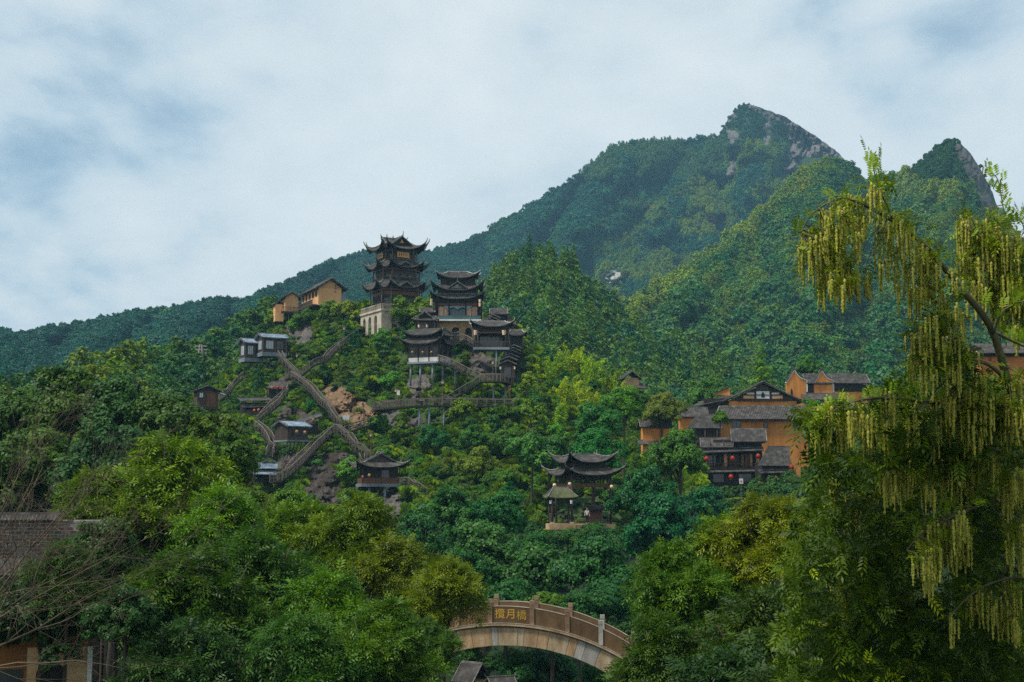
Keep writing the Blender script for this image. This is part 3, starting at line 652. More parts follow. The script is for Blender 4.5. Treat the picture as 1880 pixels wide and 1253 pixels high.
Hp = Bd('corner_pavilion', 'little corner pavilion with curved roof right of the open porch', 'pavilion', 948, 632, 236); wall(Hp, rect(13, 11, 0, 6), -18, 18, 'wood_dark'); columns(Hp, [(-12,-6), (12,-6)], -10, 16, 1, 'wood_grey'); curved_roof(Hp, rect(18, 16, 0, 6), rect(10, 1, 0, 6), 15, 11, 9, 4, tip=4, rw=1, rmat='ridge_pale')

# ------------------------------------------------------------------ ochre houses on the left shoulder
Hs = Bd('earth_house', 'ochre earth house whose gable faces right at the top of the slope', 'house', 605, 556, 285, 24)
wall(Hs, rect(22, 56, 0, 54), -6, 27, 'earth_pale'); gable_wall(Hs, -22, 22, -2.2, -.2, 27, 15.5, 'earth_pale')
gable_roof(Hs, -29, 33, -8, 112, 25, 20, 'y', rw=.8, rib=3); fh, lh = side(rect(22, 56, 0, 54), 0); fs, ls = side(rect(22, 56, 0, 54), 3)
for q in range(5): window(Hs, fs, 6+q*22, 16+q*22, 12, 22, 3, 2, 'wood', 'glass_dark')
q = Hs.mb()
for z in (31, 26, 20): q.obox(fh, 30, 32.6, 2.4, 2.6, z, z+.7); q.obox(fh, 31, 31.7, 2.4, 2.62, z-1.2, z+2); q.obox(fh, 30.3, 33, 2.4, 2.6, z+1.4, z+2)
Hs.part('lettering', q, 'ink', kind='stuff'); q = Hs.mb(); q.obox(fh, 34.5, 36.5, 2.4, 2.6, 27, 29.4); Hs.part('seal_mark', q, 'seal_red')
rail_panel(Hs, fs, 6, 108, -4, 5, 10, 'wood_grey', 2.8); b = Hs.mb(); b.obox(fs, 4, 110, 0.2, 11, -8, -4.4); Hs.part('balcony', b, 'wood_dark'); wall(Hs, rect(5, 10, 27, 10), -6, 18, 'concrete', 'annex')
Hl = Bd('earth_house', 'lower ochre earth house with timber balcony at the far left of the ridge', 'house', 535, 572, 284, 20)
wall(Hl, rect(12, 22, 0, 20), -4, 26, 'earth_pale'); gable_wall(Hl, -12, 12, -2.2, -.2, 26, 8, 'earth_pale'); gable_roof(Hl, -17, 18, -6, 46, 24.5, 11, 'y', rw=.8, rib=3)
f2, l2 = side(rect(12, 22, 0, 20), 0); board(Hl, f2, -8, 24, -5, -2, .2, 9, 'wood_dark', 'balcony'); rail_panel(Hl, f2, -8, 24, -2, 7, 8.5, 'wood_grey', 2.6)
wall(Hl, rect(8, 10, -20, 22), -18, 14, 'earth_pale', 'side_wall'); gable_roof(Hl, -31, -10, 10, 36, 13, 7, 'y', rw=.7, rib=3); stilts(Hl, [(-6,-6), (8,-6)], -24, -5, 1.2, 'wood_grey')

# ------------------------------------------------------------------ cliff cabins
def cabin(name, label, px, py, d, w, h, yaw, mat='wood', porch=False):
    B = Bd(name, label, 'cabin', px, py, d, yaw); pl = rect(w, w*.8); wall(B, pl, 6, h, mat)
    b = B.mb(); b.prism(rect(w+1.5, w*.8+1.5), 0, 7); B.part('floor_slab', b, 'concrete')
    f0, l0 = side(pl, 0); f3, l3 = side(pl, 3)
    window(B, f0, l0*.12, l0*.46, 13, h-6, 3, 1, 'wood_grey', 'glass_pale'); window(B, f0, l0*.58, l0*.9, 13, h-6, 2, 2, 'wood_dark', 'glass_dark')
    window(B, f3, l3*.25, l3*.85, 12, h-5, 2, 1, 'wood_grey', 'glass_pale')
    for a in (0, l0*.52, l0): board(B, f0, a-.8, a+.8, 7, h, .1, 1.1, 'wood_grey', 'post')
    gable_roof(B, -w-4, w+4, -w*.8-5, w*.8+5, h-1, 9, 'x', 'tile_metal', rw=.9, rib=2.6); gable_wall(B, -w, -w+1, -w*.8, w*.8, h, 7, mat, axis='x'); gable_wall(B, w-1, w, -w*.8, w*.8, h, 7, mat, axis='x')
    for x0, y0, x1, y1 in ((-w*.6, -w*.6, -w*.1, w*.8), (w*.5, -w*.6, w*.2, w*.8), (-w*.1, 0, w*.1, w*.7)):
        b = B.mb(); b.tube([(x0, y0, 0), (x1, y1, -30)], 1.5, 7); B.part('prop', b, 'steel')
    return B
c1 = cabin('cliff_cabin', 'smaller left cabin propped on struts over the cliff edge', 461, 666, 263, 17, 36, 32)
c2 = cabin('cliff_cabin', 'larger right cabin propped on struts over the cliff edge', 498, 656, 262, 22, 35, 28)
b = c2.mb(); b.prism(rect(7, 10, 30, 6), 0, 5); c2.part('porch_floor', b, 'wood_dark'); columns(c2, [(26,-3), (35,-3), (35,14)], 4, 32, 1.2, 'wood_red'); shed_roof(c2, (22, -8, 31), (40, -8, 29), (40, 20, 33), (22, 20, 36), 'tile_metal')
Hu = Bd('hut', 'small wooden hut with white window half hidden by trees at far left', 'hut', 378, 738, 205, 24); wall(Hu, rect(19, 16), -14, 20, 'wood'); f0, l0 = side(rect(19, 16), 0); window(Hu, f0, 3, 11, 6, 16, 2, 1, 'wood_dark', 'glass_pale'); window(Hu, f0, 17, 34, -10, 16, 3, 1, 'wood_red', 'wood_red', name='door'); gable_roof(Hu, -25, 25, -21, 21, 19, 9, 'y', rw=.8); gable_wall(Hu, -18, 18, -16.6, -15.6, 20, 6.5, 'wood_dark'); shed_roof(Hu, (25,-12,14), (36,-12,12), (36,12,16), (25,12,19), 'tile_metal')
# galleries clinging to the left cliff
Ga = Bd('cliff_gallery', 'dark timber gallery with plank front on the left cliff', 'gallery', 470, 762, 238, 30)
wall(Ga, rect(26, 8, 0, 6), -6, 22, 'wood_dark'); f0, l0 = side(rect(26, 8, 0, 6), 0); planks(Ga, f0, 2, 50, -5, 8, .2, 'wood_grey', 3.4); columns(Ga, [(-25,-6), (-8,-6), (9,-6), (25,-6)], -4, 26, .9, 'wood_grey')
shed_roof(Ga, (-32,-10,24), (30,-10,27), (30,12,33), (-32,12,30), 'tile'); shed_roof(Ga, (-28,-13,12), (28,-13,15), (28,-2,19), (-28,-2,16), 'tile')
Gb = Bd('cliff_gallery', 'upper gallery with slanting roof where red lanterns hang', 'gallery', 508, 728, 246, 16); wall(Gb, rect(17, 5, 0, 8), -6, 14, 'wood_dark'); columns(Gb, [(-16,-6), (0,-6), (15,-6)], -8, 16, .9, 'wood_grey'); shed_roof(Gb, (-18,-10,14), (19,-10,17), (19,12,30), (-12,12,26), 'tile'); b = Gb.mb(); b.box(-17, 17, -8, 8, -9, -7); Gb.part('floor', b, 'wood_dark')
for px, m_ in ((500, 'lantern_orange'), (510, 'lantern_red'), (519, 'lantern_red')): lantern('hanging_lantern', {500: 'orange lantern leftmost under the slanting gallery roof', 510: 'red lantern in the middle under the slanting gallery roof', 519: 'red lantern rightmost under the slanting gallery roof'}[px], px, 712, 242, .55, m_, None)
for px, py, s_ in ((467, 754, 'left'), (475, 753, 'right')): lantern('hanging_lantern', f'small red lantern at the {s_} beside the plank gallery stairs', px, py, 234, .5, 'lantern_orange', None)
Mc = Bd('stilt_cabin', 'brown plank cabin with blue grey roof on slanting stilts over the cliff', 'cabin', 535, 812, 206, 38)
pm = rect(21, 24); wall(Mc, pm, 3, 30, 'wood'); b = Mc.mb(); b.prism(rect(23, 26), 0, 3); Mc.part('floor_slab', b, 'concrete')
f0, l0 = side(pm, 0); f3, l3 = side(pm, 3); planks(Mc, f3, 0, l3, 3.2, 29, .1, 'wood', 3.0); window(Mc, f0, 10, 24, 11, 22, 3, 2, 'wood_dark'); window(Mc, f0, 28, 38, 11, 22, 2, 2, 'wood_dark'); planks(Mc, f0, 0, l0, 3.2, 10, .1, 'wood', 3.4)
gable_roof(Mc, -26, 26, -30, 30, 28, 10, 'x', 'tile_metal', rw=.9); gable_wall(Mc, -21, -20, -24, 24, 30, 8, 'wood', axis='x')
for q in range(6): b = Mc.mb(); b.tube([(-19+q*7.5, -20, 0), (-13+q*7.5, 6, -30)], 1.1, 6); Mc.part('stilt', b, 'steel')
lantern('yellow_lantern', 'pale yellow lantern on the front of the brown stilt cabin', 545, 793, 202.5, .5, 'lantern_yellow', None); lantern('yellow_lantern', 'pale yellow lantern at the right corner of the brown stilt cabin', 560, 794, 203, .45, 'lantern_yellow', None)
Lt = Bd('lean_to', 'dark lean-to with long sloping roof against the cliff above the stilt cabin', 'shed', 575, 782, 214, 20); wall(Lt, [(-28,-4), (8,-4), (8,10), (-28,10)], -16, 4, 'wood_dark'); shed_roof(Lt, (-42,-9,0), (16,-9,18), (16,12,24), (-42,12,6), 'tile'); columns(Lt, [(-26,-6), (-8,-6), (8,-6)], -16, 5, .9, 'wood'); lantern('yellow_lantern', 'pale yellow lantern under the long sloping lean-to roof', 575, 771, 210.5, .4, 'lantern_yellow', None)
Lo = Bd('low_roofs', 'low black roofed building sunk behind trees below the stilt cabin', 'shed', 470, 872, 190, 8); wall(Lo, rect(34, 14, 0, 10), -14, 12, 'wood_dark'); shed_roof(Lo, (-40,-12,12), (40,-12,11), (38,8,22), (-36,8,22), 'tile_metal'); shed_roof(Lo, (-34,-18,2), (38,-18,0), (38,-6,6), (-34,-6,8), 'tile_metal'); gable_roof(Lo, 10, 36, 4, 26, 22, 8, 'y', 'tile_metal', rw=.8)
# lower hut with curved roof
O = Bd('cliffside_hut', 'brown plank hut with curved gable roof on a steel platform low on the slope', 'hut', 695, 892, 188, 16)
po = rect(34, 26); wall(O, rect(31, 23), 4, 36, 'wood_dark'); b = O.mb(); b.prism(rect(37, 29), -2, 3.4); O.part('platform', b, 'concrete')
f0, l0 = side(po, 0); f3, l3 = side(po, 3); planks(O, f0, 0, l0, 3.5, 14, .1, 'wood_red', 3.2); planks(O, f3, 0, l3, 3.5, 14, .1, 'wood_red', 3.2); columns(O, po + [(0,-26)], 3.4, 34, 1.1, 'wood'); window(O, side(rect(31, 23), 0)[0], 30, 46, 14, 28, 3, 2, 'wood_grey')
curved_roof(O, rect(44, 36), rect(26, 18), 33, 11, 11, 6, tip=4, rw=1.2, crest=False, conc=1.25); gable_roof(O, -34, 34, -22, 20, 40, 18, 'y', rw=1.1); gable_wall(O, -26, 26, -18, -16.5, 41, 13.5, 'wood'); b = O.mb(); b.tube([(-8,-10,56), (-3,-10,61), (4,-10,60), (8,-10,64)], [1.5,2.6,2,1.2], 6); O.part('ridge_ornament', b, 'ridge')
stilts(O, [(8, -20), (-20, -16), (28, 10)], -38, -2, 2.6)
lantern('yellow_lantern', 'small yellow lantern at the left corner of the plank hut', 678, 873, 183.8, .42, 'lantern_yellow', None); lantern('hanging_lantern', 'small orange lantern on the left side of the plank hut', 666, 876, 184.5, .36, 'lantern_orange', None)

# ------------------------------------------------------------------ boardwalks and stairs on the hill
def walkway(name, label, pts, w=1.05, sides=(0, 1), sup=(), h=1.0, step=1.25, sup_h=6, deckm='deck', stairs=True):
    """pts: deck centre line in photo px, py, distance"""
    P3 = [W(*p) for p in on_hill(pts)]; o0 = P3[0].copy(); t = thing(name, label, 'stairway' if stairs else 'boardwalk', o0); Q = [p - o0 for p in P3]; n = len(Q)
    nr = []
    for i in range(n):
        d = Q[min(i+1, n-1)] - Q[max(i-1, 0)]; v = Vector((d.y, -d.x, 0)); nr.append(v.normalized() if v.length > 1e-4 else Vector((0,-1,0)))
        if nr[-1].y > 0: nr[-1] = -nr[-1]
        nr[-1] = Vector((nr[-1].x*.3, nr[-1].y - .15, 0)).normalized()
    dk = MB()
    for i in range(n-1):
        a, b = Q[i], Q[i+1]; L = (b-a).length; c = max(1, int(L/.32)) if stairs and abs(b.z-a.z) > .15*L else 1
        for q in range(c):
            f0, f1 = q/c, (q+1)/c; p, r = a*(1-f0)+b*f0, a*(1-f1)+b*f1
            if c > 1: p = Vector((p.x, p.y, (p.z+r.z)/2)); r = Vector((r.x, r.y, p.z))
            n0, n1 = nr[i]*(1-f0)+nr[i+1]*f0, nr[i]*(1-f1)+nr[i+1]*f1; dn = Vector((0,0,-.08))
            lo = [p+n0*w/2, r+n1*w/2, r-n1*w/2, p-n0*w/2]; dk.hexa([x+dn for x in lo] + lo)
    dk.build('deck', M[deckm], t)
    for sd_ in (-1, 1):
        st = MB()
        for i in range(n-1): st.bar(Q[i]+nr[i]*sd_*w/2+Vector((0,0,-.22)), Q[i+1]+nr[i+1]*sd_*w/2+Vector((0,0,-.16)), .12, .2)
        st.build('stringer', M['wood_dark'], t)
    pm_ = MB(); pm_.box(-.05, .05, -.05, .05, -.2, h+.1); pme = pm_.mesh('post', M['rail_top'])
    for sd_ in ((1,) if sides == (0,) else (-1,) if sides == (1,) else (1, -1)):
        rl = MB(); off = [q + nr[i]*sd_*w/2 for i, q in enumerate(Q)]
        for i in range(n-1): rl.bar(off[i]+Vector((0,0,h)), off[i+1]+Vector((0,0,h)), .11, .11)
        lr = MB()
        for zz in (h*.66, h*.34):
            for i in range(n-1): lr.bar(off[i]+Vector((0,0,zz)), off[i+1]+Vector((0,0,zz)), .05, .06)
        lr.build('lower_rails', M['rail'], t, kind='stuff')
        rl.build('handrail', M['rail_top'], t)
        for i in range(n-1):
            L = (off[i+1]-off[i]).length; c = max(1, int(round(L/step)))
            for q in range(c + (1 if i == n-2 else 0)): link('post', pme, t, off[i] + (off[i+1]-off[i])*q/c)
    if sup:
        sm = MB(); sm.tube([(0,0,-.3), (0,0,-sup_h)], .16, 8); sme = sm.mesh('stilt', M['concrete'], True)
        for px, py, d in sup: link('stilt', sme, t, W(px, py, d) - o0)
    return t
dR = ROCK.d

def _hp(px, py, off=-1.6): return (px, py, None, off)
hp = _hp
def on_hill(pts):
    """a path that keeps clear of the bumps of the slope"""
    if pts[0][2] is not None: return pts
    q = []; n0 = 0
    for a, b in zip(pts, pts[1:]):
        c = max(1, int(math.hypot(b[0]-a[0], b[1]-a[1])/7))
        for i in range(c): t = i/c; q.append((a[0]+(b[0]-a[0])*t, a[1]+(b[1]-a[1])*t, a[3]))
    q.append((pts[-1][0], pts[-1][1], pts[-1][3])); d = [min(dR(x, min(y+k, 965)) for k in (0, 6, 12)) + o for x, y, o in q]
    n = len(d); d1 = [min(d[max(0,i-2):i+3]) for i in range(n)]; d2 = [sum(d1[max(0,i-3):i+4])/len(d1[max(0,i-3):i+4]) for i in range(n)]
    return [(x, y, dd) for (x, y, o), dd in zip(q, d2)]
def arc(pts, m=5):
    out = []
    for i in range(len(pts)-1):
        p0, p1, p2, p3 = pts[max(i-1,0)], pts[i], pts[i+1], pts[min(i+2,len(pts)-1)]
        for q in range(m):
            t = q/m; out.append(tuple(.5*((2*b) + (-a+c)*t + (2*a-5*b+4*c-d)*t*t + (-a+3*b-3*c+d)*t**3) for a, b, c, d in zip(p0, p1, p2, p3)))
    return out + [pts[-1]]
walkway('boardwalk', 'long curved railed boardwalk on stilts crossing the middle of the hill', arc([(692,756,219), (697,751,214), (715,749,211.5), (740,747,211), (762,745,211)]) [:-1] + [(762,745,211), (812,744,211), (876,745,211), (942,746,211.5)], 1.8, sup=[(770,746,210.6), (788,746,210.6), (815,746,210.6), (905,748,211.4)], sup_h=4.2, stairs=False)
walkway('stairway', 'straight railed ramp rising from the boardwalk to the corner landing', [(806,744,213.2), (822,738,213.4), (885,700,217)], 1.2)
walkway('boardwalk', 'railed corner landing in front of the covered stairway door', arc([(882,700,216), (905,699,215), (925,701,215), (938,706,217)], 3), 1.8, sup=[(906,703,215.3), (928,706,216)], sup_h=3.4, stairs=False)
walkway('stairway', 'railed stairs descending from the stilt pavilion towards the corner landing', [(806,664,222), (826,670,221), (860,688,219.5), (888,700,218.2)], 1.5, sup=[(836,676,221)], sup_h=3)
walkway('stairway', 'short railed stairs between the stone arcade terrace and the open porch', [(845,625,231), (856,627,230.5), (878,641,228), (890,646,227)], 1.4)
walkway('boardwalk', 'railed terrace in front of the arched stone storey', [(806,626,232), (828,626,232), (846,626,232)], 1.6, stairs=False)
walkway('stairway', 'stairs dropping from the right cliff cabin to the zigzag landing', [hp(514,654), hp(521,668), hp(545,690)], 1.2)
walkway('boardwalk', 'wide railed landing at the head of the zigzag stairs', [hp(524,697,-2.5), hp(537,692,-2.5), hp(552,694,-2.5)], 1.8, stairs=False)
walkway('stairway', 'long zigzag stairs descending the cliff past the bare orange rock', [hp(537,693), hp(566,712), hp(577,722), hp(582,730), hp(594,744), hp(602,748), hp(612,766), hp(626,786)], 1.2)
walkway('stairway', 'stairs climbing right from the zigzag landing to the pagoda base', [hp(551,692), hp(574,672), hp(582,668), hp(596,664), hp(608,650), hp(634,630), hp(657,615)], 1.4)
walkway('stairway', 'long stairs falling left from the apex landing past the striped rock', [hp(616,792,-3), hp(606,798,-3), hp(575,824,-3), hp(556,844,-3.5), hp(519,881,-3.5), hp(497,884,-3.5)], 1.2)
walkway('stairway', 'stairs falling right from the apex landing towards the plank hut', [hp(616,792,-3), hp(622,793,-3), hp(637,806,-3), hp(642,807,-3), hp(655,826,-3), hp(666,828,-3), hp(676,842,-3)], 1.2)
walkway('boardwalk', 'short railed walk running right from the apex landing under the boardwalk', [hp(632,796,-2), hp(648,790,-2), hp(690,777,-2)], 1.5, stairs=False)
walkway('stairway', 'stairs rising right past the plank gallery on the left cliff', [hp(470,778,-4), hp(484,764,-4), hp(505,745,-4), hp(522,727,-4), hp(524,716,-4)], 1.4)
walkway('stairway', 'stairs rising towards the cliff cabins from the half hidden hut', [hp(404,735), hp(416,726), hp(432,706), hp(446,694)], 1.3)
walkway('stairway', 'zigzag stairs left of the brown stilt cabin half hidden by trees', [hp(470,784,-2), hp(485,795,-2), hp(494,806,-2), hp(502,822,-2), hp(494,838,-2)], 1.3)
walkway('stairway', 'stairs leading down right from the plank hut', [(736,892,187), (752,891,186.5), (762,899,185.5), (771,900,185), (788,912,183.5)], 1.4)
walkway('stairway', 'short stairs dropping behind the curved roof of the plank hut', [hp(664,846,-2), hp(668,860,-2), hp(676,872,-2)], 1.2)

# ------------------------------------------------------------------ lamps and signs on the hill
def lamp_post(label, px, py, d, h, mat='lantern_pale', arm=False, group=None):
    t = thing('lamp_post', label, 'lamp post', W(px, py, d), 0, group); b = MB(); b.tube([(0,0,-.6), (0,0,h)], [.09,.07], 7); b.build('pole', M['wood_red'], t)
    b = MB(); b.lathe((0,0,h), [(.05,0), (.17,.05), (.22,.5), (.05,.55)], 6); b.build('lamp_shade', M[mat], t); b = MB(); b.lathe((0,0,h), [(.34,.5), (.05,.78), (0,.8)], 6); b.build('lamp_cap', M['wood_dark'], t); return t
lamp_post('wooden lamp post at the left bend of the long boardwalk', 727, 744, 211.5, 1.9)
lamp_post('wooden lamp post standing behind the foot of the straight ramp', 813, 732, 214.5, 2.2)
lamp_post('lamp post with reddish lantern below the corner landing', 936, 741, 212.5, 1.9, 'lantern_orange')
lamp_post('lamp post left of the tall porch stilt beside the corner landing', 905, 697, 216.5, 2.3)
lamp_post('lamp post on the slope below the plank hut stairs', 681, 830, 198, 2.1)
lamp_post('lamp post standing alone on the grass below the pagoda stairs', 545, 672, 256, 1.6)
lamp_post('lamp post beside the stairs near the stone pagoda base', 632, 622, 258, 1.6)
t = thing('notice_board', 'small pale notice board on a post above the orange rock', 'sign', W(635, 772, dR(635, 778)-1.2)); b = MB(); b.tube([(0,0,-.8), (0,0,.5)], .06, 6); b.build('post', M['wood'], t); b = MB(); b.box(-.5, .5, -.05, .05, .1, .75); b.build('panel', M['glass_pale'], t)
t = thing('notice_board', 'white hanging notice on a post left of the boardwalk bend', 'sign', W(731, 722, 216)); b = MB(); b.tube([(-.3,0,-1.5), (-.3,0,.8)], .06, 6); b.build('post', M['wood_red'], t); b = MB(); b.box(-.2, .25, -.05, .05, -.3, .4); b.build('panel', M['plaster'], t)
t = thing('shrine_post', 'small reddish wooden shrine beside the stilt pavilion stairs', 'shrine', W(842, 674, 222.5)); b = MB(); b.box(-.32, .32, -.2, .2, -.6, .7); b.build('body', M['wood_red'], t); b = MB(); b.box(-.5, .5, -.35, .35, .7, .85); b.build('roof', M['ridge'], t)

# ------------------------------------------------------------------ the two-storey gazebo
G = Bd('gazebo', 'open two tiered gazebo with sharply upturned grey tiled roofs among the trees', 'gazebo', 1071, 962, 158, 20)
b = G.mb(); b.prism(rect(44, 44), -8, 0); G.part('floor', b, 'stone_brown')
columns(G, [(-38,-38), (38,-38), (38,38), (-38,38)], 0, 90, 2.0, 'wood', n=9)
for i in (0, 1, 2, 3):
    fr, LL = side(rect(38, 38), i); board(G, fr, 0, LL, 66, 73, -1.6, 1.6, 'wood_red', 'beam'); board(G, fr, 0, LL, 80, 88, -1.8, 1.8, 'wood_dark', 'beam')
    for q in range(1, 5): board(G, fr, LL*q/5-.6, LL*q/5+.6, 73.1, 79.9, -1, 1, 'wood', 'strut')
wall(G, rect(38, 38), 88.2, 93, 'wood_dark', 'ceiling')
curved_roof(G, rect(51, 51), rect(31, 31), 88, 13, 15, 9, tip=5, rw=1.5, rib=3, conc=1.25, pw=3.0)
wall(G, rect(30, 30), 98, 116, 'wood_dark', 'upper_wall'); columns(G, [(-31,-31), (-10,-31), (10,-31), (31,-31), (-31,0), (-31,31)], 98, 114, 1.0, 'wood')
curved_roof(G, rect(41, 41), rect(20, 12), 111, 15, 17, 9, tip=6, rw=1.5, rib=3, conc=1.15, pw=3.0, horn=6)
rail_panel(G, side(rect(38,38), 0)[0], 3, 74, 1, 9, 0, 'wood_grey', 3)
wall(G, rect(13, 8, 22, 2), 0, 26, 'wood_red', 'booth_wall'); gable_roof(G, 4, 40, -12, 16, 25, 8, 'x', rw=.9); fr_, _ = side(rect(13, 8, 22, 2), 0); planks(G, fr_, 0, 26, 1, 25, .1, 'wood_red', 4)
for px, py, nm in ((1018, 891, 'left'), (1046, 889, 'near corner'), (1123, 894, 'right')): lantern('paper_lantern', f'pale pinkish lantern hanging at the {nm} eave of the gazebo', px, py, 151.5, .4, 'lantern_pale', None)
Sh = Bd('shelter', 'small open shelter with mossy tiled roof in front of the gazebo', 'shelter', 1029, 962, 150, 10)
b = Sh.mb(); b.prism(rect(24, 18), -10, 0); Sh.part('platform', b, 'stone_brown'); b = Sh.mb(); b.box(-9, -2, -14, -8, -30, -10); Sh.part('pier', b, 'stone')
columns(Sh, [(-18,-14), (18,-14), (18,14), (-18,14)], 0, 48, 1.8, 'wood', n=8); rail_panel(Sh, side(rect(18, 14), 0)[0], 2, 34, 1, 19, 0, 'wood_grey', 3.6); rail_panel(Sh, side(rect(18, 14), 3)[0], 2, 26, 1, 19, 0, 'wood_grey', 3.6)
curved_roof(Sh, rect(27, 22), rect(13, 1), 47, 19, 2, 1, mat='tile_moss', rw=1.1, tip=1, rib=3.2, conc=1.1)
for x in (-18, 18): b = Sh.mb(); b.prism(rect(3, 3, x, -14), -.1, 3.5); Sh.part('column_base', b, 'stone')
for px, nm in ((1011, 'left'), (1049, 'right')): lantern('paper_lantern', f'square white lantern on the {nm} post of the mossy shelter', px, 922, 148.8, .36, 'plaster', None, square=True)

# ------------------------------------------------------------------ ochre village on the right
V1 = Bd('gable_house', 'large ochre house with broad half timbered gable and small arched niche', 'house', 1402, 770, 211)
wall(V1, rect(62, 40, 0, 44), -10, 34, 'earth'); FV = ((-62, 4), (1, 0), (0, -1))
b = V1.mb(); b.slab([(-64,34), (64,34), (0,64)], (2.6, 5)); V1.part('gable', b, 'wood'); board(V1, FV, 14, 110, 33.4, 36.6, 1.5, 3.2, 'wood_dark', 'sill_beam')
for x, zt in ((-40, 44), (-14, 56), (14, 56), (40, 44)): board(V1, FV, x+61, x+63, 36.7, zt, 1.5, 3.4, 'wood_dark', 'timber_post')
for z, hw in ((44, 38), (52, 20)): board(V1, FV, 62-hw, 62+hw, z, z+1.4, 1.5, 3.0, 'wood_dark', 'timber_rail')
for a0, a1, z0, z1, mm in ((50, 74, 38, 52, 'plaster'), (26, 46, 38, 43.5, 'earth_pale'), (78, 98, 38, 43.5, 'earth_pale'), (32, 46, 45.6, 49, 'plaster'), (78, 92, 45.6, 49, 'plaster')): board(V1, FV, a0, a1, z0, z1, 1.45, 1.9, mm, 'infill_panel')
b = V1.mb(); b.slab([(-3,40), (3,40), (3,46), (1.6,48.5), (0,50), (-1.6,48.5), (-3,46)], (1.5, 2.05)); V1.part('niche', b, 'ink')
gable_roof(V1, -74, 74, -4, 90, 33, 36, 'y', rw=1.0, rib=3.2, sag=1.5)
V2 = Bd('long_house', 'long ochre house under a wide ribbed dark tile roof', 'house', 1404, 818, 203)
wall(V2, rect(80, 24, 0, 26), -40, 48, 'earth'); f0 = ((-80, 2), (1, 0), (0, -1))
window(V2, f0, 21, 37, 24, 46, 2, 1, 'wood_dark'); window(V2, f0, 79, 87, 32, 42, 1, 1, 'wood_dark'); window(V2, f0, 134, 146, 28, 44, 2, 1, 'wood_dark')
tl = V2.mb(); rib_patch(tl, (-92,-8,47.5), (86,-8,47.5), (100,26,72), (-78,26,72), 4.4, 1.0, 6, 1.6, 1.0); rib_patch(tl, (86,60,47.5), (-92,60,47.5), (-78,26,72), (100,26,72), 5, 1.0, 3, 1.6, 1.0); ro = V2.part('roof', tl, 'tile')
b = V2.mb(); b.bar((-79,26,73.2), (101,26,73.2), 2.4, 2.6); V2.part('crest_ridge', b, 'ridge', ro)
for x0, x1 in ((-92,-78), (86,100)): b = V2.mb(); b.bar((x0,-8,48.8), (x1,26,73.2), 2.2, 1.8); V2.part('verge', b, 'ridge', ro)
for x in range(-86, 84, 9): b = V2.mb(); b.box(x, x+1.4, -6, 2, 45.2, 46.6); V2.part('rafter_end', b, 'wood_dark', ro)
V3 = Bd('side_house', 'dark timber house with two grey tiled roofs left of the long ochre house', 'house', 1292, 815, 201)
wall(V3, rect(27, 16, 4, 12), -20, 30, 'wood_dark'); shed_roof(V3, (-32,-8,28), (34,-8,28), (34,20,54), (-10,20,54), 'tile', 3.6); columns(V3, [(-20,-6), (2,-6), (24,-6)], -10, 30, 1.2, 'wood'); board(V3, ((-23,-4), (1,0), (0,-1)), 0, 54, 2, 5, -.5, 1.5, 'wood', 'beam')
V3b = Bd('side_house', 'low house with pale grey tiled roof behind a leafy tree', 'house', 1268, 778, 214); wall(V3b, rect(20, 12, 0, 10), -20, 14, 'earth'); shed_roof(V3b, (-26,-8,12), (34,-8,12), (34,16,30), (-14,16,30), 'tile', 3.4)
V3c = Bd('roofed_gate', 'small gabled roof with ochre end wall left of the broad gable', 'house', 1314, 748, 218, -12); wall(V3c, rect(22, 14, 0, 12), -14, 16, 'wood_dark'); shed_roof(V3c, (-46,-6,0), (26,-6,14), (30,22,24), (-34,22,10), 'tile', 3.4); b = V3c.mb(); b.slab([(-4,24), (26,22), (24,36)], (10, 12)); V3c.part('gable', b, 'earth'); b = V3c.mb(); b.bar((-6,9,24), (25,9,38), 2.4, 2); V3c.part('verge', b, 'tile')
V4 = Bd('timber_house', 'dark two storey timber house with layered tiled eaves and red lanterns', 'house', 1350, 890, 189, -6)
wall(V4, rect(52, 16, 0, 22), -16, 24, 'wood_dark'); wall(V4, rect(50, 12, 0, 24), 24.2, 62, 'wood_dark', 'upper_wall')
FU = ((-50, 11.8), (1, 0), (0, -1))
for a0, a1, mm in ((31, 38, 'earth_pale'), (40, 44, 'wood_red'), (62, 66, 'earth_pale'), (69, 76, 'wood_red'), (78, 82, 'earth_pale'), (88, 95, 'earth_pale'), (50, 58, 'wood')): board(V4, FU, a0, a1, 33, 56, .2, 1.2, mm, 'infill_panel')
window(V4, FU, 2, 16, 34, 54, 4, 2, 'wood'); columns(V4, [(x, 4) for x in (-49, -39, -26, -13, 0, 13, 26, 38, 49)], 30, 60, 1.0, 'wood'); rail_panel(V4, ((-49, 4), (1, 0), (0, -1)), 0, 98, 31, 39, 0, 'wood', 2.8)
b = V4.mb(); b.box(-51, 51, 2, 12, 27.5, 30); V4.part('gallery_floor', b, 'wood_dark')
shed_roof(V4, (-56,-4,22), (40,-4,24), (40,6,29), (-54,6,27), 'tile', 3.0, 1.4); shed_roof(V4, (-58,-6,58), (52,-6,62), (52,8,68), (-56,8,64), 'tile', 3.0, 1.4)
wall(V4, rect(44, 12, 6, 24), 62.2, 82, 'wood_dark', 'attic_wall'); gable_roof(V4, -6, 58, -4, 52, 78, 24, 'x', rw=1, rib=3.0); gable_wall(V4, 49, 50.5, 4, 44, 79, 18, 'wood_dark', axis='x'); gable_roof(V4, -62, -2, 0, 44, 68, 17, 'x', rw=1, rib=3.0); columns(V4, [(-44, 4), (-20, 4), (8, 4), (48, 2)], 66, 80, 1.1, 'wood')
window(V4, ((-50, 6), (1,0), (0,-1)), 10, 30, 4, 20, 4, 2, 'wood'); window(V4, ((-50, 6), (1,0), (0,-1)), 56, 80, 4, 20, 5, 2, 'wood')
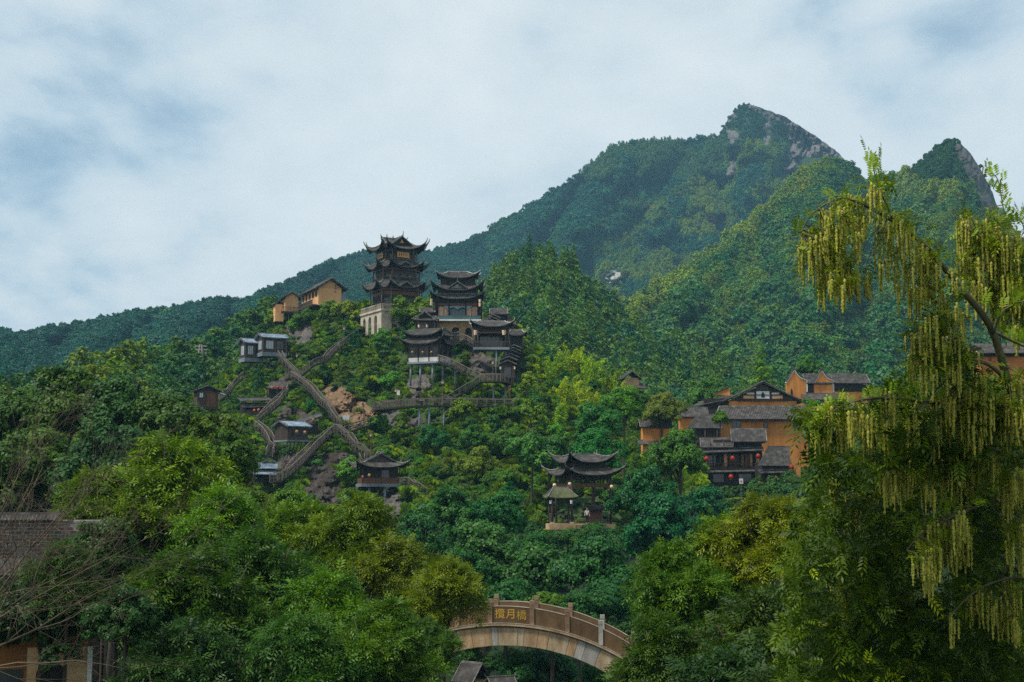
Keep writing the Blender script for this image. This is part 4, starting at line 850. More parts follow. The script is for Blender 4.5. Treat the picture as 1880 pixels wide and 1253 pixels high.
V5 = Bd('side_house', 'squat annex with sloping tiled roof right of the timber house', 'house', 1425, 892, 186, 14)
wall(V5, rect(28, 16, 0, 14), -14, 42, 'wood_dark'); rb = shed_roof(V5, (-40,-10,36), (24,-10,36), (38,22,72), (-6,22,72), 'tile', 3.2, 1.4); shed_roof(V5, (-36,-14,22), (22,-14,24), (22,-2,30), (-36,-2,28), 'tile', 3.0); wall(V5, rect(16, 10, 34, 12), -30, 50, 'earth', 'end_wall'); window(V5, ((20, 2), (1,0), (0,-1)), 6, 16, 20, 36, 2, 2, 'wood_dark')
V6 = Bd('scroll_gable_house', 'ochre house with white edged sweeping gable walls and dark roofs', 'house', 1500, 745, 226, 8)
def scroll_gable(B, x0, x1, y, zt, zb, th=3, label=None):
    n = 12; pts = []
    for i in range(n+1):
        u = i/n; pts.append((x0 + (x1-x0)*u, zt - (zt-zb)*(1-(1-u)**2.2)))
    b = B.mb(); b.slab([(x0-15.9, -30), (x1, -30)] + list(reversed(pts)) + [(x0-16, zt-25), (x0-16, -30)], (y, y+th)); g = B.part('gable_wall', b, 'earth')
    e = B.mb()
    full = [(x0-16, zt-25), (x0-8, zt-12)] + pts
    for p, q in zip(full, full[1:]): e.bar((p[0], y+th/2, p[1]+1), (q[0], y+th/2, q[1]+1), th+2, 2.2)
    e.bar((x1+1, y+th/2, zb), (x1+1, y+th/2, zb-22), th+1, 2.2); B.part('coping', e, 'plaster', g)
    c = B.mb()
    for p, q in zip(full, full[1:]): c.bar((p[0], y+th/2, p[1]+2.9), (q[0], y+th/2, q[1]+2.9), th+3, 1.4)
    c.tube([(x0-2, y+th/2, zt+1), (x0-4, y+th/2, zt+5), (x0-5, y+th/2, zt+9)], [1.4, 1, .3], 5); B.part('coping_tiles', c, 'tile', g); return g
scroll_gable(V6, -42, -20, 0, 65, 47); scroll_gable(V6, 12, 32, 3, 65, 47)
wall(V6, rect(25, 14, 5, 20), -30, 42, 'wood_dark'); gable_roof(V6, -20, 30, 0, 40, 41, 18, 'x', rw=1, rib=3); board(V6, ((-18, 6), (1,0), (0,-1)), 34, 48, 20, 40, 0, 1.5, 'earth', 'infill_panel'); window(V6, ((-18, 6), (1,0), (0,-1)), 14, 32, 20, 38, 4, 1, 'wood', 'glass_pale')
b = V6.mb(); b.slab([(-50,14), (-46,14), (-46,26), (-48,32), (-50,26)], (-.4, -.05)); V6.part('vent', b, 'ink')
wall(V6, rect(36, 14, 66, 20), -30, 40, 'wood_dark', 'side_wall'); gable_roof(V6, 33, 104, 0, 42, 42, 18, 'x', rw=1, rib=3); board(V6, ((30, 6), (1,0), (0,-1)), 4, 68, 0, 26, 0, 1.4, 'earth', 'infill_panel'); shed_roof(V6, (-30,-16,10), (40,-16,10), (40,2,22), (-30,2,22), 'tile', 3)
V7 = Bd('brick_house', 'ochre brick house with painted characters at the right edge behind catkins', 'house', 1855, 704, 150, -4)
wall(V7, rect(46, 30, 0, 32), -60, 56, 'earth_brick'); gable_roof(V7, -60, 66, -10, 74, 55, 20, 'x', rw=1, rib=3.4); f7 = ((-46, 2), (1, 0), (0, -1)); board(V7, f7, -8, 96, 50, 54.5, .2, 6, 'wood_dark', 'eave_board')
def glyph(txt, B, x, y, z, size, mat, name='lettering', parent=None, rotx=90, ext=.004):
    cu = bpy.data.curves.new(name, 'FONT'); cu.body = txt; cu.size = size*B.k; cu.align_x = 'CENTER'; cu.align_y = 'CENTER'; cu.extrude = ext; cu.resolution_u = 3; cu.materials.append(M[mat])
    tmp = bpy.data.objects.new(name, cu); COL.objects.link(tmp); bpy.context.view_layer.update()
    me = bpy.data.meshes.new_from_object(tmp.evaluated_get(bpy.context.evaluated_depsgraph_get())); bpy.data.objects.remove(tmp)
    if not me.materials: me.materials.append(M[mat])
    return link(name, me, parent or B.root, Vector((x*B.k, y*B.k, z*B.k)), (R(rotx), 0, 0))
glyph('望', V7, -35, 1.7, 44, 7, 'ink'); glyph('云', V7, -35, 1.7, 33, 7, 'ink'); b = V7.mb(); b.box(-29, -26, 1.5, 1.9, 37, 41); V7.part('seal_mark', b, 'seal_red')
V8 = Bd('earth_house', 'ochre house mostly hidden behind a bushy tree left of the village', 'house', 1205, 815, 196, 4); wall(V8, rect(24, 14, 0, 14), -20, 30, 'earth'); shed_roof(V8, (-34,-8,-2), (36,-8,0), (36,2,8), (-34,2,6), 'tile', 3.2); gable_roof(V8, -30, 30, -4, 34, 30, 14, 'x', rw=1)
V9 = Bd('roof_tower', 'dark stepped roof peeking over the bamboo at the hill foot', 'house', 1160, 716, 236, 10); wall(V9, rect(14, 12, 0, 12), -30, 22, 'stone_brown'); gable_roof(V9, -18, 18, -4, 32, 20, 14, 'y', rw=1); shed_roof(V9, (4,-8,4), (28,-8,2), (26,10,12), (4,10,14), 'tile')
lan = [(1297, 843, 'red lantern at the left end of the timber house gallery', 0), (1345, 842, 'red lantern in the middle of the timber house gallery', 0), (1392, 838, 'largest red lantern at the right end of the timber house gallery', 0), (1342, 876, 'red lantern under the lower eave near the white sign', 0), (1394, 889, 'red lantern low beside leaves right of the white sign', 0), (1425, 879, 'red lantern with long tassel under the squat annex eave', 2.2), (1453, 858, 'red lantern on the ochre end wall of the annex', 1.6)]
for px, py, lb, ts in lan: lantern('red_lantern', lb, px, py, 184.0 if py < 870 else 182.5, .62, 'lantern_red', 'red lanterns of the timber house', ts)
t = thing('sign_post', 'small white sign on a pole before the dark timber house', 'sign', W(1361, 905, 178)); b = MB(); b.tube([(0,0,-1.5), (0,0,2.2)], .045, 6); b.build('pole', M['steel'], t); b = MB(); b.box(-.24, .24, -.06, -.03, 1.1, 1.75); b.build('panel', M['plaster'], t); b = MB(); b.box(-.09, .09, -.075, -.062, 1.32, 1.5); b.build('symbol', M['seal_red'], t)

# ------------------------------------------------------------------ arched stone bridge
Bg = Bd('stone_bridge', 'arched stone bridge with brown parapets and gilded characters', 'bridge', 930, 1185, 80, -5)
RS, RD, Y0, Y1 = 367.0, 440.0, 0, 120
soff = lambda x: -RS + math.sqrt(max(1, RS*RS - x*x)); deck = lambda x: 33 - RD + math.sqrt(RD*RD - (x+8)**2)
xs_ = [-232]; random.seed(3)
while xs_[-1] < 296: xs_.append(xs_[-1] + random.choice((11, 14, 18, 24, 34)))
for a, b_ in zip(xs_, xs_[1:]):
    g = .35; q = Bg.mb(); o_ = random.uniform(-.5, .5); sp = lambda x: (x*(1 + .09*1), 0)
    za, zb = soff(a), soff(b_); ta, tb = deck(a) - 1.2, deck(b_) - 1.2; ka, kb = a*.085, b_*.085
    q.hexa([(a+g, Y0+o_, za), (b_-g, Y0+o_, zb), (b_-g, Y1, zb), (a+g, Y1, za), (a+ka+g, Y0+o_, ta - abs(ka)*.12), (b_+kb-g, Y0+o_, tb - abs(kb)*.12), (b_+kb-g, Y1, tb - abs(kb)*.12), (a+ka+g, Y1, ta - abs(ka)*.12)])
    Bg.part('arch_stone', q, random.choice(('granite', 'granite', 'granite', 'granite_red', 'granite_grey')))
q = Bg.mb(); n = 60
for i in range(n): a, b_ = -226 + 530*i/n, -226 + 530*(i+1)/n; q.hexa([(a, Y0+1.5, soff(a)+1), (b_, Y0+1.5, soff(b_)+1), (b_, Y1-1, soff(b_)+1), (a, Y1-1, soff(a)+1), (a, Y0+1.5, deck(a)-.5), (b_, Y0+1.5, deck(b_)-.5), (b_, Y1-1, deck(b_)-.5), (a, Y1-1, deck(a)-.5)])
Bg.part('core', q, 'parapet')
def strip(z0, z1, y0, y1, mat, name, x0=-240, x1=312, n=64):
    q = Bg.mb()
    for i in range(n):
        a, b_ = x0 + (x1-x0)*i/n, x0 + (x1-x0)*(i+1)/n; q.hexa([(a, y0, deck(a)+z0), (b_, y0, deck(b_)+z0), (b_, y1, deck(b_)+z0), (a, y1, deck(a)+z0), (a, y0, deck(a)+z1), (b_, y0, deck(b_)+z1), (b_, y1, deck(b_)+z1), (a, y1, deck(a)+z1)])
    return Bg.part(name, q, mat)
strip(-.4, 1.2, -2, Y1+2, 'parapet', 'cornice'); strip(1.9, 6.2, -4.5, Y1+4.5, 'granite', 'cornice'); strip(6.3, 7.0, -5, 6, 'parapet_edge', 'cornice_edge'); strip(6.25, 6.9, 7, Y1-7, 'granite_grey', 'deck')
posts = [-200, -144, -90, -30, 46, 110, 170, 228, 282]
pb = Bg.mb(); pb.box(-4, 4, -4, 4, 0, 34.5); pb.box(-3.2, 3.2, -3.2, 3.2, 34.6, 36); pb.box(-4.2, 4.2, -4.2, 4.2, 36.1, 43); pme = pb.mesh('parapet_post', M['post_stone']); pbs = Bg.mb(); pbs.box(-4, 4, -4, 4, 0, 34.5); pbs.box(-3.2,3.2,-3.2,3.2,34.6,36); pbs.box(-4.2,4.2,-4.2,4.2,36.1,43); pme2 = pbs.mesh('parapet_post', M['granite_grey'])
for yy in (1.5, Y1-1.5):
    for x in posts: link('parapet_post', pme2 if x == 170 else pme, Bg.root, Vector((x*Bg.k, yy*Bg.k, (deck(x)+6.9)*Bg.k)))
    for a, b_ in zip(posts, posts[1:]):
        q = Bg.mb(); e = Bg.mb(); m_ = 6; a, b_ = a+4.05, b_-4.05
        for i in range(m_):
            p, r = a+(b_-a)*i/m_, a+(b_-a)*(i+1)/m_; q.hexa([(p, yy-2.2, deck(p)+7.1), (r, yy-2.2, deck(r)+7.1), (r, yy+2.2, deck(r)+7.1), (p, yy+2.2, deck(p)+7.1), (p, yy-2.2, deck(p)+36), (r, yy-2.2, deck(r)+36), (r, yy+2.2, deck(r)+36), (p, yy+2.2, deck(p)+36)])
            e.hexa([(p, yy-2.6, deck(p)+36.05), (r, yy-2.6, deck(r)+36.05), (r, yy+2.6, deck(r)+36.05), (p, yy+2.6, deck(p)+36.05), (p, yy-2.6, deck(p)+37.2), (r, yy-2.6, deck(r)+37.2), (r, yy+2.6, deck(r)+37.2), (p, yy+2.6, deck(p)+37.2)])
        pn = Bg.part('parapet_panel', q, 'parapet'); Bg.part('panel_coping', e, 'parapet_edge', pn)
        if yy < 9 and a < 0 < b_:
            for ch, x, z in (('攬', -12, deck(-12)+22), ('月', 8, deck(8)+22), ('橋', 27, deck(27)+21)): glyph(ch, Bg, x, yy-2.35, z, 19, 'paint_gold', 'inscription', pn)
# roofs seen below the arch
for i, (px, py, d, w, yaw, lb) in enumerate(((862, 1272, 93, 24, -38, 'sloping tiled roof of a low house seen under the bridge arch'), (922, 1288, 90, 26, 24, 'small gate roof with raised ridge ends below the bridge'))):
    B_ = Bd('low_house', lb, 'house', px, py, d, yaw); wall(B_, rect(w*.8, w*.7, 0, 10), -40, 22, 'stone_brown' if i == 0 else 'wood_dark'); gable_roof(B_, -w, w, -w*.8-2, w*.8+16, 20, 32 if i == 0 else 22, 'x', rw=1.4, rib=4.5, rmat='ridge', horn=0 if i == 0 else 6)

# ------------------------------------------------------------------ lower left: brick wall and ochre house behind bare branches
Br = Bd('brick_wall', 'old brick wall with tile coping behind bare branches at lower left', 'wall', 60, 1062, 56, 14)
b = Br.mb(); b.box(-96, 119, 1.4, 24, -60, 104); Br.part('mortar_bed', b, 'mortar'); bw, bh = 13.6, 6.4; bms = []
for mm in ('brick_red', 'brick_grey', 'brick_dark'):
    q = Br.mb(); q.box(.95, bw-.95, 0, 5, .8, bh-.8); bms.append(q.mesh('brick', M[mm]))
random.seed(12)
for r_ in range(17):
    for c_ in range(17):
        x = -95 + c_*bw + (bw/2 if r_ % 2 else 0)
        if x > 120 or (r_ > 13 and x > 60 + random.uniform(-8, 8)): continue
        link('brick', random.choice(bms), Br.root, Vector((x*Br.k, random.uniform(-.35, .5)*Br.k, (-4 + r_*bh)*Br.k)))
tl = Br.mb(); rib_patch(tl, (-98,-8,104), (40,-8,104), (40,12,114), (-98,12,114), 6.5, 1.8, 3, 2.2); Br.part('coping', tl, 'tile'); b = Br.mb(); b.bar((-98,12,116), (42,12,116), 5, 5); Br.part('coping_ridge', b, 'ridge')
tl = Br.mb(); rib_patch(tl, (-110,-46,12), (20,-46,4), (8,-2,34), (-110,-2,40), 6.5, 1.6, 5, 2.2); Br.part('eave_roof', tl, 'tile'); b = Br.mb(); b.box(-96, 118, 4, 22, -300, -60.2); Br.part('foundation', b, 'wood_dark')
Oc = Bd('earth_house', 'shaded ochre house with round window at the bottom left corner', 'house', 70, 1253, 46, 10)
FO = ((-110, 0), (1, 0), (0, -1)); b = Oc.mb(); b.box(-110, 84, 0, 60, -160, 84); Oc.part('wall', b, 'earth_shaded'); b = Oc.mb(); b.box(-20, 84, -2, -.2, -160, 62); Oc.part('rubble_wall', b, 'stone_brown')
b = Oc.mb()
for i in range(20):
    a0, a1 = 2*math.pi*i/20, 2*math.pi*(i+1)/20; b.hexa([(22+20*math.cos(a0),-5,10+20*math.sin(a0)), (22+26*math.cos(a0),-5,10+26*math.sin(a0)), (22+26*math.cos(a0),-2.1,10+26*math.sin(a0)), (22+20*math.cos(a0),-2.1,10+20*math.sin(a0)), (22+20*math.cos(a1),-5,10+20*math.sin(a1)), (22+26*math.cos(a1),-5,10+26*math.sin(a1)), (22+26*math.cos(a1),-2.1,10+26*math.sin(a1)), (22+20*math.cos(a1),-2.1,10+20*math.sin(a1))])
rw_ = Oc.part('round_window', b, 'wood_dark'); q = Oc.mb(); q.slab([(22+20.5*math.cos(2*math.pi*i/20), 10+20.5*math.sin(2*math.pi*i/20)) for i in range(20)], (-3, -2.15)); Oc.part('pane', q, 'ink', rw_)
b = Oc.mb(); b.box(85, 93, -6, 4, -20, 62); Oc.part('corner_post', b, 'plaster'); window(Oc, FO, 42, 84, -40, 24, 2, 1, 'wood', 'glass_dark', name='door'); b = Oc.mb(); b.box(-110, -22, -10, -.2, 76, 84); Oc.part('ledge', b, 'tile')

# ------------------------------------------------------------------ lattice pylons
def pylon(label, px, py, d, h, w):
    t = thing('pylon', label, 'pylon', W(px, py, d)); b = MB(); c = [(-1,-1), (1,-1), (1,1), (-1,1)]
    P = lambda i, f: Vector((c[i % 4][0]*w*(1-.75*f), c[i % 4][1]*w*(1-.75*f), h*f))
    for i in range(4): b.bar(P(i,0), P(i,1), .22)
    b.build('leg', M['granite_grey'], t); b = MB(); n = 9
    for k in range(n):
        for i in range(4): b.bar(P(i, k/n), P(i+1, (k+1)/n), .12); b.bar(P(i+1, k/n), P(i, (k+1)/n), .12)
    b.build('bracing', M['granite_grey'], t); b = MB()
    for f in (.72, .84, .95): b.bar((-w*1.5, 0, h*f), (w*1.5, 0, h*f), .2)
    b.build('crossarm', M['granite_grey'], t)
pylon('pale lattice pylon on the slope left of the cliff cabins', 368, 690, 300, 6.6, .8)
pylon('pale blue lattice pylon glimpsed between the hanging catkins', 1743, 652, 330, 6.0, 1.0)

# ------------------------------------------------------------------ a visitor in the gazebo
def person(label, loc, rz, hgt, shirt, trousers):
    t = thing('person', label, 'person', loc, rz); s = hgt
    J = {'pelvis': ((0,0,.53), .075), 'waist': ((0,0,.62), .068), 'chest': ((0,.01,.74), .085), 'neck': ((0,0,.845), .032), 'head0': ((0,-.01,.88), .045), 'head1': ((0,-.012,.935), .058), 'head2': ((0,0,.985), .035)}
    E = [('pelvis','waist'), ('waist','chest'), ('chest','neck'), ('neck','head0'), ('head0','head1'), ('head1','head2')]
    for sg, nm in ((-1, 'l'), (1, 'r')):
        for k, p, r in (('sh', (sg*.105,0,.805), .036), ('el', (sg*.14,.01,.65), .027), ('wr', (sg*.15,-.05,.52), .019), ('ha', (sg*.15,-.07,.47), .02), ('hip', (sg*.05,0,.50), .058), ('kn', (sg*.055,-.01,.28), .04), ('an', (sg*.06,.015,.045), .026), ('to', (sg*.065,-.06,.018), .022)): J[k+nm] = (p, r)
        E += [('chest','sh'+nm), ('sh'+nm,'el'+nm), ('el'+nm,'wr'+nm), ('wr'+nm,'ha'+nm), ('pelvis','hip'+nm), ('hip'+nm,'kn'+nm), ('kn'+nm,'an'+nm), ('an'+nm,'to'+nm)]
    def skin(name, joints, edges, mat, grow, root):
        me = bpy.data.meshes.new(name); ks = list(joints); me.from_pydata([tuple(q*s for q in J[k][0]) for k in ks], [(ks.index(a), ks.index(b)) for a, b in edges], []); me.materials.append(M[mat])
        o = link(name, me, t); o.modifiers.new('skin', 'SKIN')
        for i, k in enumerate(ks): me.skin_vertices[0].data[i].radius = (J[k][1]*s*grow,)*2; me.skin_vertices[0].data[i].use_root = (k == root)
        m_ = o.modifiers.new('sub', 'SUBSURF'); m_.levels = m_.render_levels = 1; return o
    skin('body', J, E, 'skin', 1, 'pelvis')
    up = [k for k in J if k in ('pelvis','waist','chest','shl','shr','ell','elr')]; skin('shirt', up, [e for e in E if e[0] in up and e[1] in up], shirt, 1.16, 'pelvis')
    lo = [k for k in J if k in ('pelvis','hipl','hipr','knl','knr','anl','anr')]; skin('trousers', lo, [e for e in E if e[0] in lo and e[1] in lo], trousers, 1.14, 'pelvis')
    b = MB(); b.lathe((0, .012*s, .95*s), [(.0,.052*s), (.04*s,.04*s), (.06*s,.01*s), (.058*s,-.03*s)], 10); b.build('hair', M['hair'], t, True); return t
person('person in white shirt standing at the gazebo railing', W(1078, 962, 155), R(10), 1.7, 'cloth_white', 'cloth_dark')

# ------------------------------------------------------------------ vegetation: crown templates
def unit(rng, n):
    v = rng.normal(size=(n, 3)); return v/np.linalg.norm(v, axis=1, keepdims=True)
def nrm(a): return a/np.maximum(np.linalg.norm(a, axis=1, keepdims=True), 1e-6)
def rhombs(P, Nn, v, L, Wd, rng, droop=.35, fold=.12):
    n = len(P); t = unit(rng, n) + np.array([0, 0, -droop]); t = nrm(t - Nn*np.sum(t*Nn, 1, keepdims=True)); b = np.cross(Nn, t)
    l = (L*rng.uniform(.6, 1.25, n))[:, None]; w = (Wd*rng.uniform(.7, 1.2, n))[:, None]
    V = np.stack([P, P + t*l*.5 + b*w*.5 - Nn*l*fold, P + t*l - Nn*l*fold*1.6, P + t*l*.5 - b*w*.5 - Nn*l*fold], 1).reshape(-1, 3)
    return V, np.arange(n*4).reshape(n, 4), np.repeat(v, 4)
def sprigs(P, Nn, v, L, rng, pairs=4, droop=.5):
    """pinnate leaves: a rachis with pairs of leaflets"""
    n = len(P); t = unit(rng, n)*.8 + Nn*.7 + np.array([0, 0, -droop*.3]); t = nrm(t); nn = nrm(Nn + np.array([0, 0, .9]) - 0*t); nn = nrm(nn - t*np.sum(nn*t, 1, keepdims=True)); b = np.cross(nn, t)
    l = (L*rng.uniform(.65, 1.2, n))[:, None]; Vs = []; vv = []
    for i in range(pairs + 1):
        f = (i + .6)/(pairs + .8); base = P + t*l*f - np.array([0, 0, 1])*l*(f*f)*droop*.6
        for sg in ((-1, 1) if i < pairs else (0,)):
            d = nrm(t*(.55 if sg else 1) + b*sg*.8 - np.array([0, 0, .25])); ll = l*(.42 if sg else .4)*(1 - .25*abs(f - .6)); w = ll*.34
            s2 = nrm(np.cross(nn, d)); Vs.append(np.stack([base, base + d*ll*.45 + s2*w*.5, base + d*ll - nn*ll*.15, base + d*ll*.45 - s2*w*.5], 1)); vv.append(v)
    V = np.concatenate(Vs, 0).reshape(-1, 3); m = len(V)//4
    return V, np.arange(m*4).reshape(m, 4), np.repeat(np.concatenate(vv), 4)
def clump_pts(rng, lobes, nclump, per, rc, zb=-.35, flat=.8):
    lobes = np.asarray(lobes, float); w = lobes[:, 3]*lobes[:, 4]; w = w/w.sum()
    k = rng.choice(len(lobes), nclump, p=w); d = unit(rng, nclump); d[:, 2] = np.where(d[:, 2] < zb, -d[:, 2], d[:, 2])
    r = np.stack([lobes[k, 3], lobes[k, 3], lobes[k, 4]], 1)
    c = lobes[k, :3] + d*r*(rng.uniform(.55, 1.05, nclump)**.6)[:, None]
    cs = rng.uniform(.6, 1.3, nclump); cv = rng.uniform(0, 1, nclump)
    e = unit(rng, nclump*per)*(rng.uniform(0, 1, nclump*per)**.45)[:, None]; e[:, 2] *= flat
    kk = np.repeat(np.arange(nclump), per); lv = rng.uniform(0, 1, len(lobes))[k]; cv = .5*cv + .5*lv
    P = c[kk] + e*(rc*cs[kk])[:, None]
    Nn = nrm(d[kk]*.5 + e*.7 + unit(rng, len(kk))*.5 + np.array([0, 0, .35]))
    v = np.clip(.5*cv[kk] + .5*rng.uniform(0, 1, len(kk)), 0, 1)
    return P, Nn, v
def broad_lobes(rng, n=8, h=.85, spread=.27):
    L = [(0, 0, h*.52, .26, h*.36)]
    for i in range(n):
        a = 2*math.pi*(i + rng.uniform(-.3, .3))/n; q = rng.uniform(.5, 1.12)
        z = h*rng.uniform(.25, .62); r = rng.uniform(.11, .24)
        L.append((math.cos(a)*spread*q, math.sin(a)*spread*q, z, r, r*h*1.0))
    for i in range(3): L.append((rng.uniform(-.12, .12), rng.uniform(-.12, .12), h*rng.uniform(.68, .8), rng.uniform(.12, .18), .16*h))
    return L
def crown_mesh(name, VQv, mat=None):
    V, Q, v = VQv; return np_mesh(name, V, Q, mat or M['leaf'], {'v': ('FLOAT', v)})
T = {}; CH = {}       # templates per kind, crown height / crown width
def reg(kind, ch, meshes): T[kind] = meshes; CH[kind] = ch
rng = np.random.default_rng(5)
def mk(kind, ch, nvar, fn): reg(kind, ch, [fn(i) for i in range(nvar)])
mk('broad', .95, 4, lambda i: crown_mesh('crown_broad', rhombs(*clump_pts(rng, broad_lobes(rng, 8, .95), 150, 46, .075), .055, .038, rng)))
mk('shrub', .62, 3, lambda i: crown_mesh('crown_shrub', rhombs(*clump_pts(rng, broad_lobes(rng, 7, .62, .3), 85, 34, .085, -.1), .07, .045, rng)))
def pine_pts(i):
    L = []
    for k in range(9):
        f = k/8; z = .1 + 1.35*f; r = .40*(1-f)**.8 + .05
        for a in rng.uniform(0, 6.28, 5 if f < .8 else 2): L.append((math.cos(a)*r*.62, math.sin(a)*r*.62, z + rng.uniform(-.06, .06), r*.42, .07))
    return crown_mesh('crown_pine', rhombs(*clump_pts(rng, L, 150, 36, .07, -.6, .5), .075, .022, rng, -.4))
mk('pine', 1.5, 3, pine_pts)
def bamboo_pts(i):
    P = []; Nn = []; v = []
    for k in range(11):
        a = rng.uniform(0, 6.28); r0 = rng.uniform(0, .14); h = rng.uniform(1.0, 1.6); out = rng.uniform(.12, .34); pv = rng.uniform(.1, .8)
        m = 260; f = rng.uniform(.12, 1, m)**.8; R_ = .11*np.sin(np.clip(f*1.08, 0, 1)*3.0)**.7 + .015
        cx = np.cos(a)*(r0 + out*f**2.4); cyy = np.sin(a)*(r0 + out*f**2.4); cz = h*(f - .16*np.clip(f-.72, 0, 1)**1.2*3.2)
        e = unit(rng, m)*R_[:, None]*rng.uniform(.4, 1, m)[:, None]
        P.append(np.stack([cx, cyy, cz], 1) + e); Nn.append(nrm(e + unit(rng, m)*.06)); v.append(np.clip(pv*.5 + rng.uniform(0, .5, m), 0, 1))
    return crown_mesh('crown_bamboo', rhombs(np.concatenate(P), np.concatenate(Nn), np.concatenate(v), .085, .024, rng, 1.3))
mk('bamboo', 1.5, 3, bamboo_pts)
mk('dense', .85, 3, lambda i: crown_mesh('crown_dense', rhombs(*clump_pts(rng, broad_lobes(rng, 11, .85, .3), 300, 70, .062), .034, .022, rng)))
mk('pinnate', .95, 3, lambda i: crown_mesh('crown_pinnate', sprigs(*clump_pts(rng, broad_lobes(rng, 12, .95, .31), 270, 21, .066), .085, rng, 3)))
mk('vine', .7, 2, lambda i: crown_mesh('crown_vine', rhombs(*clump_pts(rng, broad_lobes(rng, 9, .7, .3), 330, 50, .06, -.1), .032, .024, rng, .5)))
# far crowns, a few hundred faces each, instanced over the far hills
FARK = []
def far_tpl(name, VQv): o = bpy.data.objects.new(name, crown_mesh(name, VQv, M['leaf_far'])); FARK.append(o); return o
for i in range(3): far_tpl('far_broad', rhombs(*clump_pts(rng, broad_lobes(rng, 6, .8), 30, 13, .11, -.1), .15, .11, rng))
for i in range(2):
    P, Nn, v = clump_pts(rng, [(0,0,.4,.26,.2),(0,0,.75,.18,.25),(0,0,1.1,.09,.25)], 26, 12, .1, -.5); far_tpl('far_pine', rhombs(P, Nn, v, .16, .07, rng, -.3))
for i in range(2):
    P, Nn, v = clump_pts(rng, [(rng.uniform(-.25,.25), rng.uniform(-.25,.25), rng.uniform(.35,.75), .13, .38) for _ in range(5)], 26, 13, .1, -.4); far_tpl('far_bamboo', rhombs(P, Nn, v, .17, .08, rng, .8))
def tuft(i):
    n = 90; a = rng.uniform(0, 6.28, n); r = rng.uniform(0, .3, n); P = np.stack([np.cos(a)*r, np.sin(a)*r, 0*a], 1)
    out = np.stack([np.cos(a), np.sin(a), 0*a], 1)*rng.uniform(.1, .5, n)[:, None]; h = rng.uniform(.35, .8, n)[:, None]; s = np.stack([-np.sin(a), np.cos(a), 0*a], 1)*.035
    up = np.array([0, 0, 1.0]); V = np.stack([P - s, P + s, P + out*.5 + up*h + s*.7, P + out*1.3 + up*h*.8], 1).reshape(-1, 3)
    return V, np.arange(n*4).reshape(n, 4), np.repeat(rng.uniform(0, 1, n), 4)
for i in range(2): far_tpl('grass_tuft', tuft(i))
for i in range(2): far_tpl('near_bush', rhombs(*clump_pts(rng, broad_lobes(rng, 6, .62, .3), 55, 26, .09, -.1), .08, .05, rng))
KIND = {'broad': (0,1,2), 'pine': (3,4), 'bamboo': (5,6), 'grass': (7,8), 'bush': (9,10)}
def scatter(name, pts, label, cat):
    """pts: (pos, scale vec, rotz, tint, template index): one mass of vegetation as instances on points"""
    n = len(pts); me = bpy.data.meshes.new(name); me.vertices.add(n)
    me.vertices.foreach_set('co', np.array([tuple(p[0]) for p in pts], np.float32).ravel())
    for an, typ, key, arr in (('scl', 'FLOAT_VECTOR', 'vector', [p[1] for p in pts]), ('rotv', 'FLOAT_VECTOR', 'vector', [(0, 0, p[2]) for p in pts]), ('tint', 'FLOAT_COLOR', 'color', [(*p[3], 1) for p in pts]), ('tpl', 'INT', 'value', [p[4] for p in pts])):
        a = me.attributes.new(an, typ, 'POINT'); a.data.foreach_set(key, np.array(arr, np.int32 if typ == 'INT' else np.float32).ravel())
    o = link(name, me); g = bpy.data.node_groups.new(name, 'GeometryNodeTree')
    g.interface.new_socket('Geometry', in_out='INPUT', socket_type='NodeSocketGeometry'); g.interface.new_socket('Geometry', in_out='OUTPUT', socket_type='NodeSocketGeometry')
    gi, gout, jn = g.nodes.new('NodeGroupInput'), g.nodes.new('NodeGroupOutput'), g.nodes.new('GeometryNodeJoinGeometry')
    def na(nm, dt):
        q = g.nodes.new('GeometryNodeInputNamedAttribute'); q.data_type = dt; q.inputs[0].default_value = nm; return q.outputs[0]
    sc, ro, tp = na('scl', 'FLOAT_VECTOR'), na('rotv', 'FLOAT_VECTOR'), na('tpl', 'INT')
    for k in sorted(set(p[4] for p in pts)):
        oi = g.nodes.new('GeometryNodeObjectInfo'); oi.inputs['Object'].default_value = FARK[k]; oi.inputs['As Instance'].default_value = True
        cmp_ = g.nodes.new('FunctionNodeCompare'); cmp_.data_type = 'INT'; cmp_.operation = 'EQUAL'; cmp_.inputs[3].default_value = k; g.links.new(tp, cmp_.inputs[2])
        ip = g.nodes.new('GeometryNodeInstanceOnPoints'); e2 = g.nodes.new('FunctionNodeEulerToRotation'); g.links.new(ro, e2.inputs[0])
        g.links.new(gi.outputs[0], ip.inputs['Points']); g.links.new(cmp_.outputs[0], ip.inputs['Selection']); g.links.new(oi.outputs['Geometry'], ip.inputs['Instance'])
        g.links.new(e2.outputs[0], ip.inputs['Rotation']); g.links.new(sc, ip.inputs['Scale']); g.links.new(ip.outputs[0], jn.inputs[0])
    g.links.new(jn.outputs[0], gout.inputs[0])
    md = o.modifiers.new('scatter', 'NODES'); md.node_group = g
    return tag(o, label, cat, kind='stuff')
def jit(c, a=.25):
    f = random.uniform(1-a, 1+a); h = random.uniform(-.12, .12)
    return (max(.004, c[0]*f*(1+h*1.3)), max(.006, c[1]*f), max(.003, c[2]*f*(1-h)))
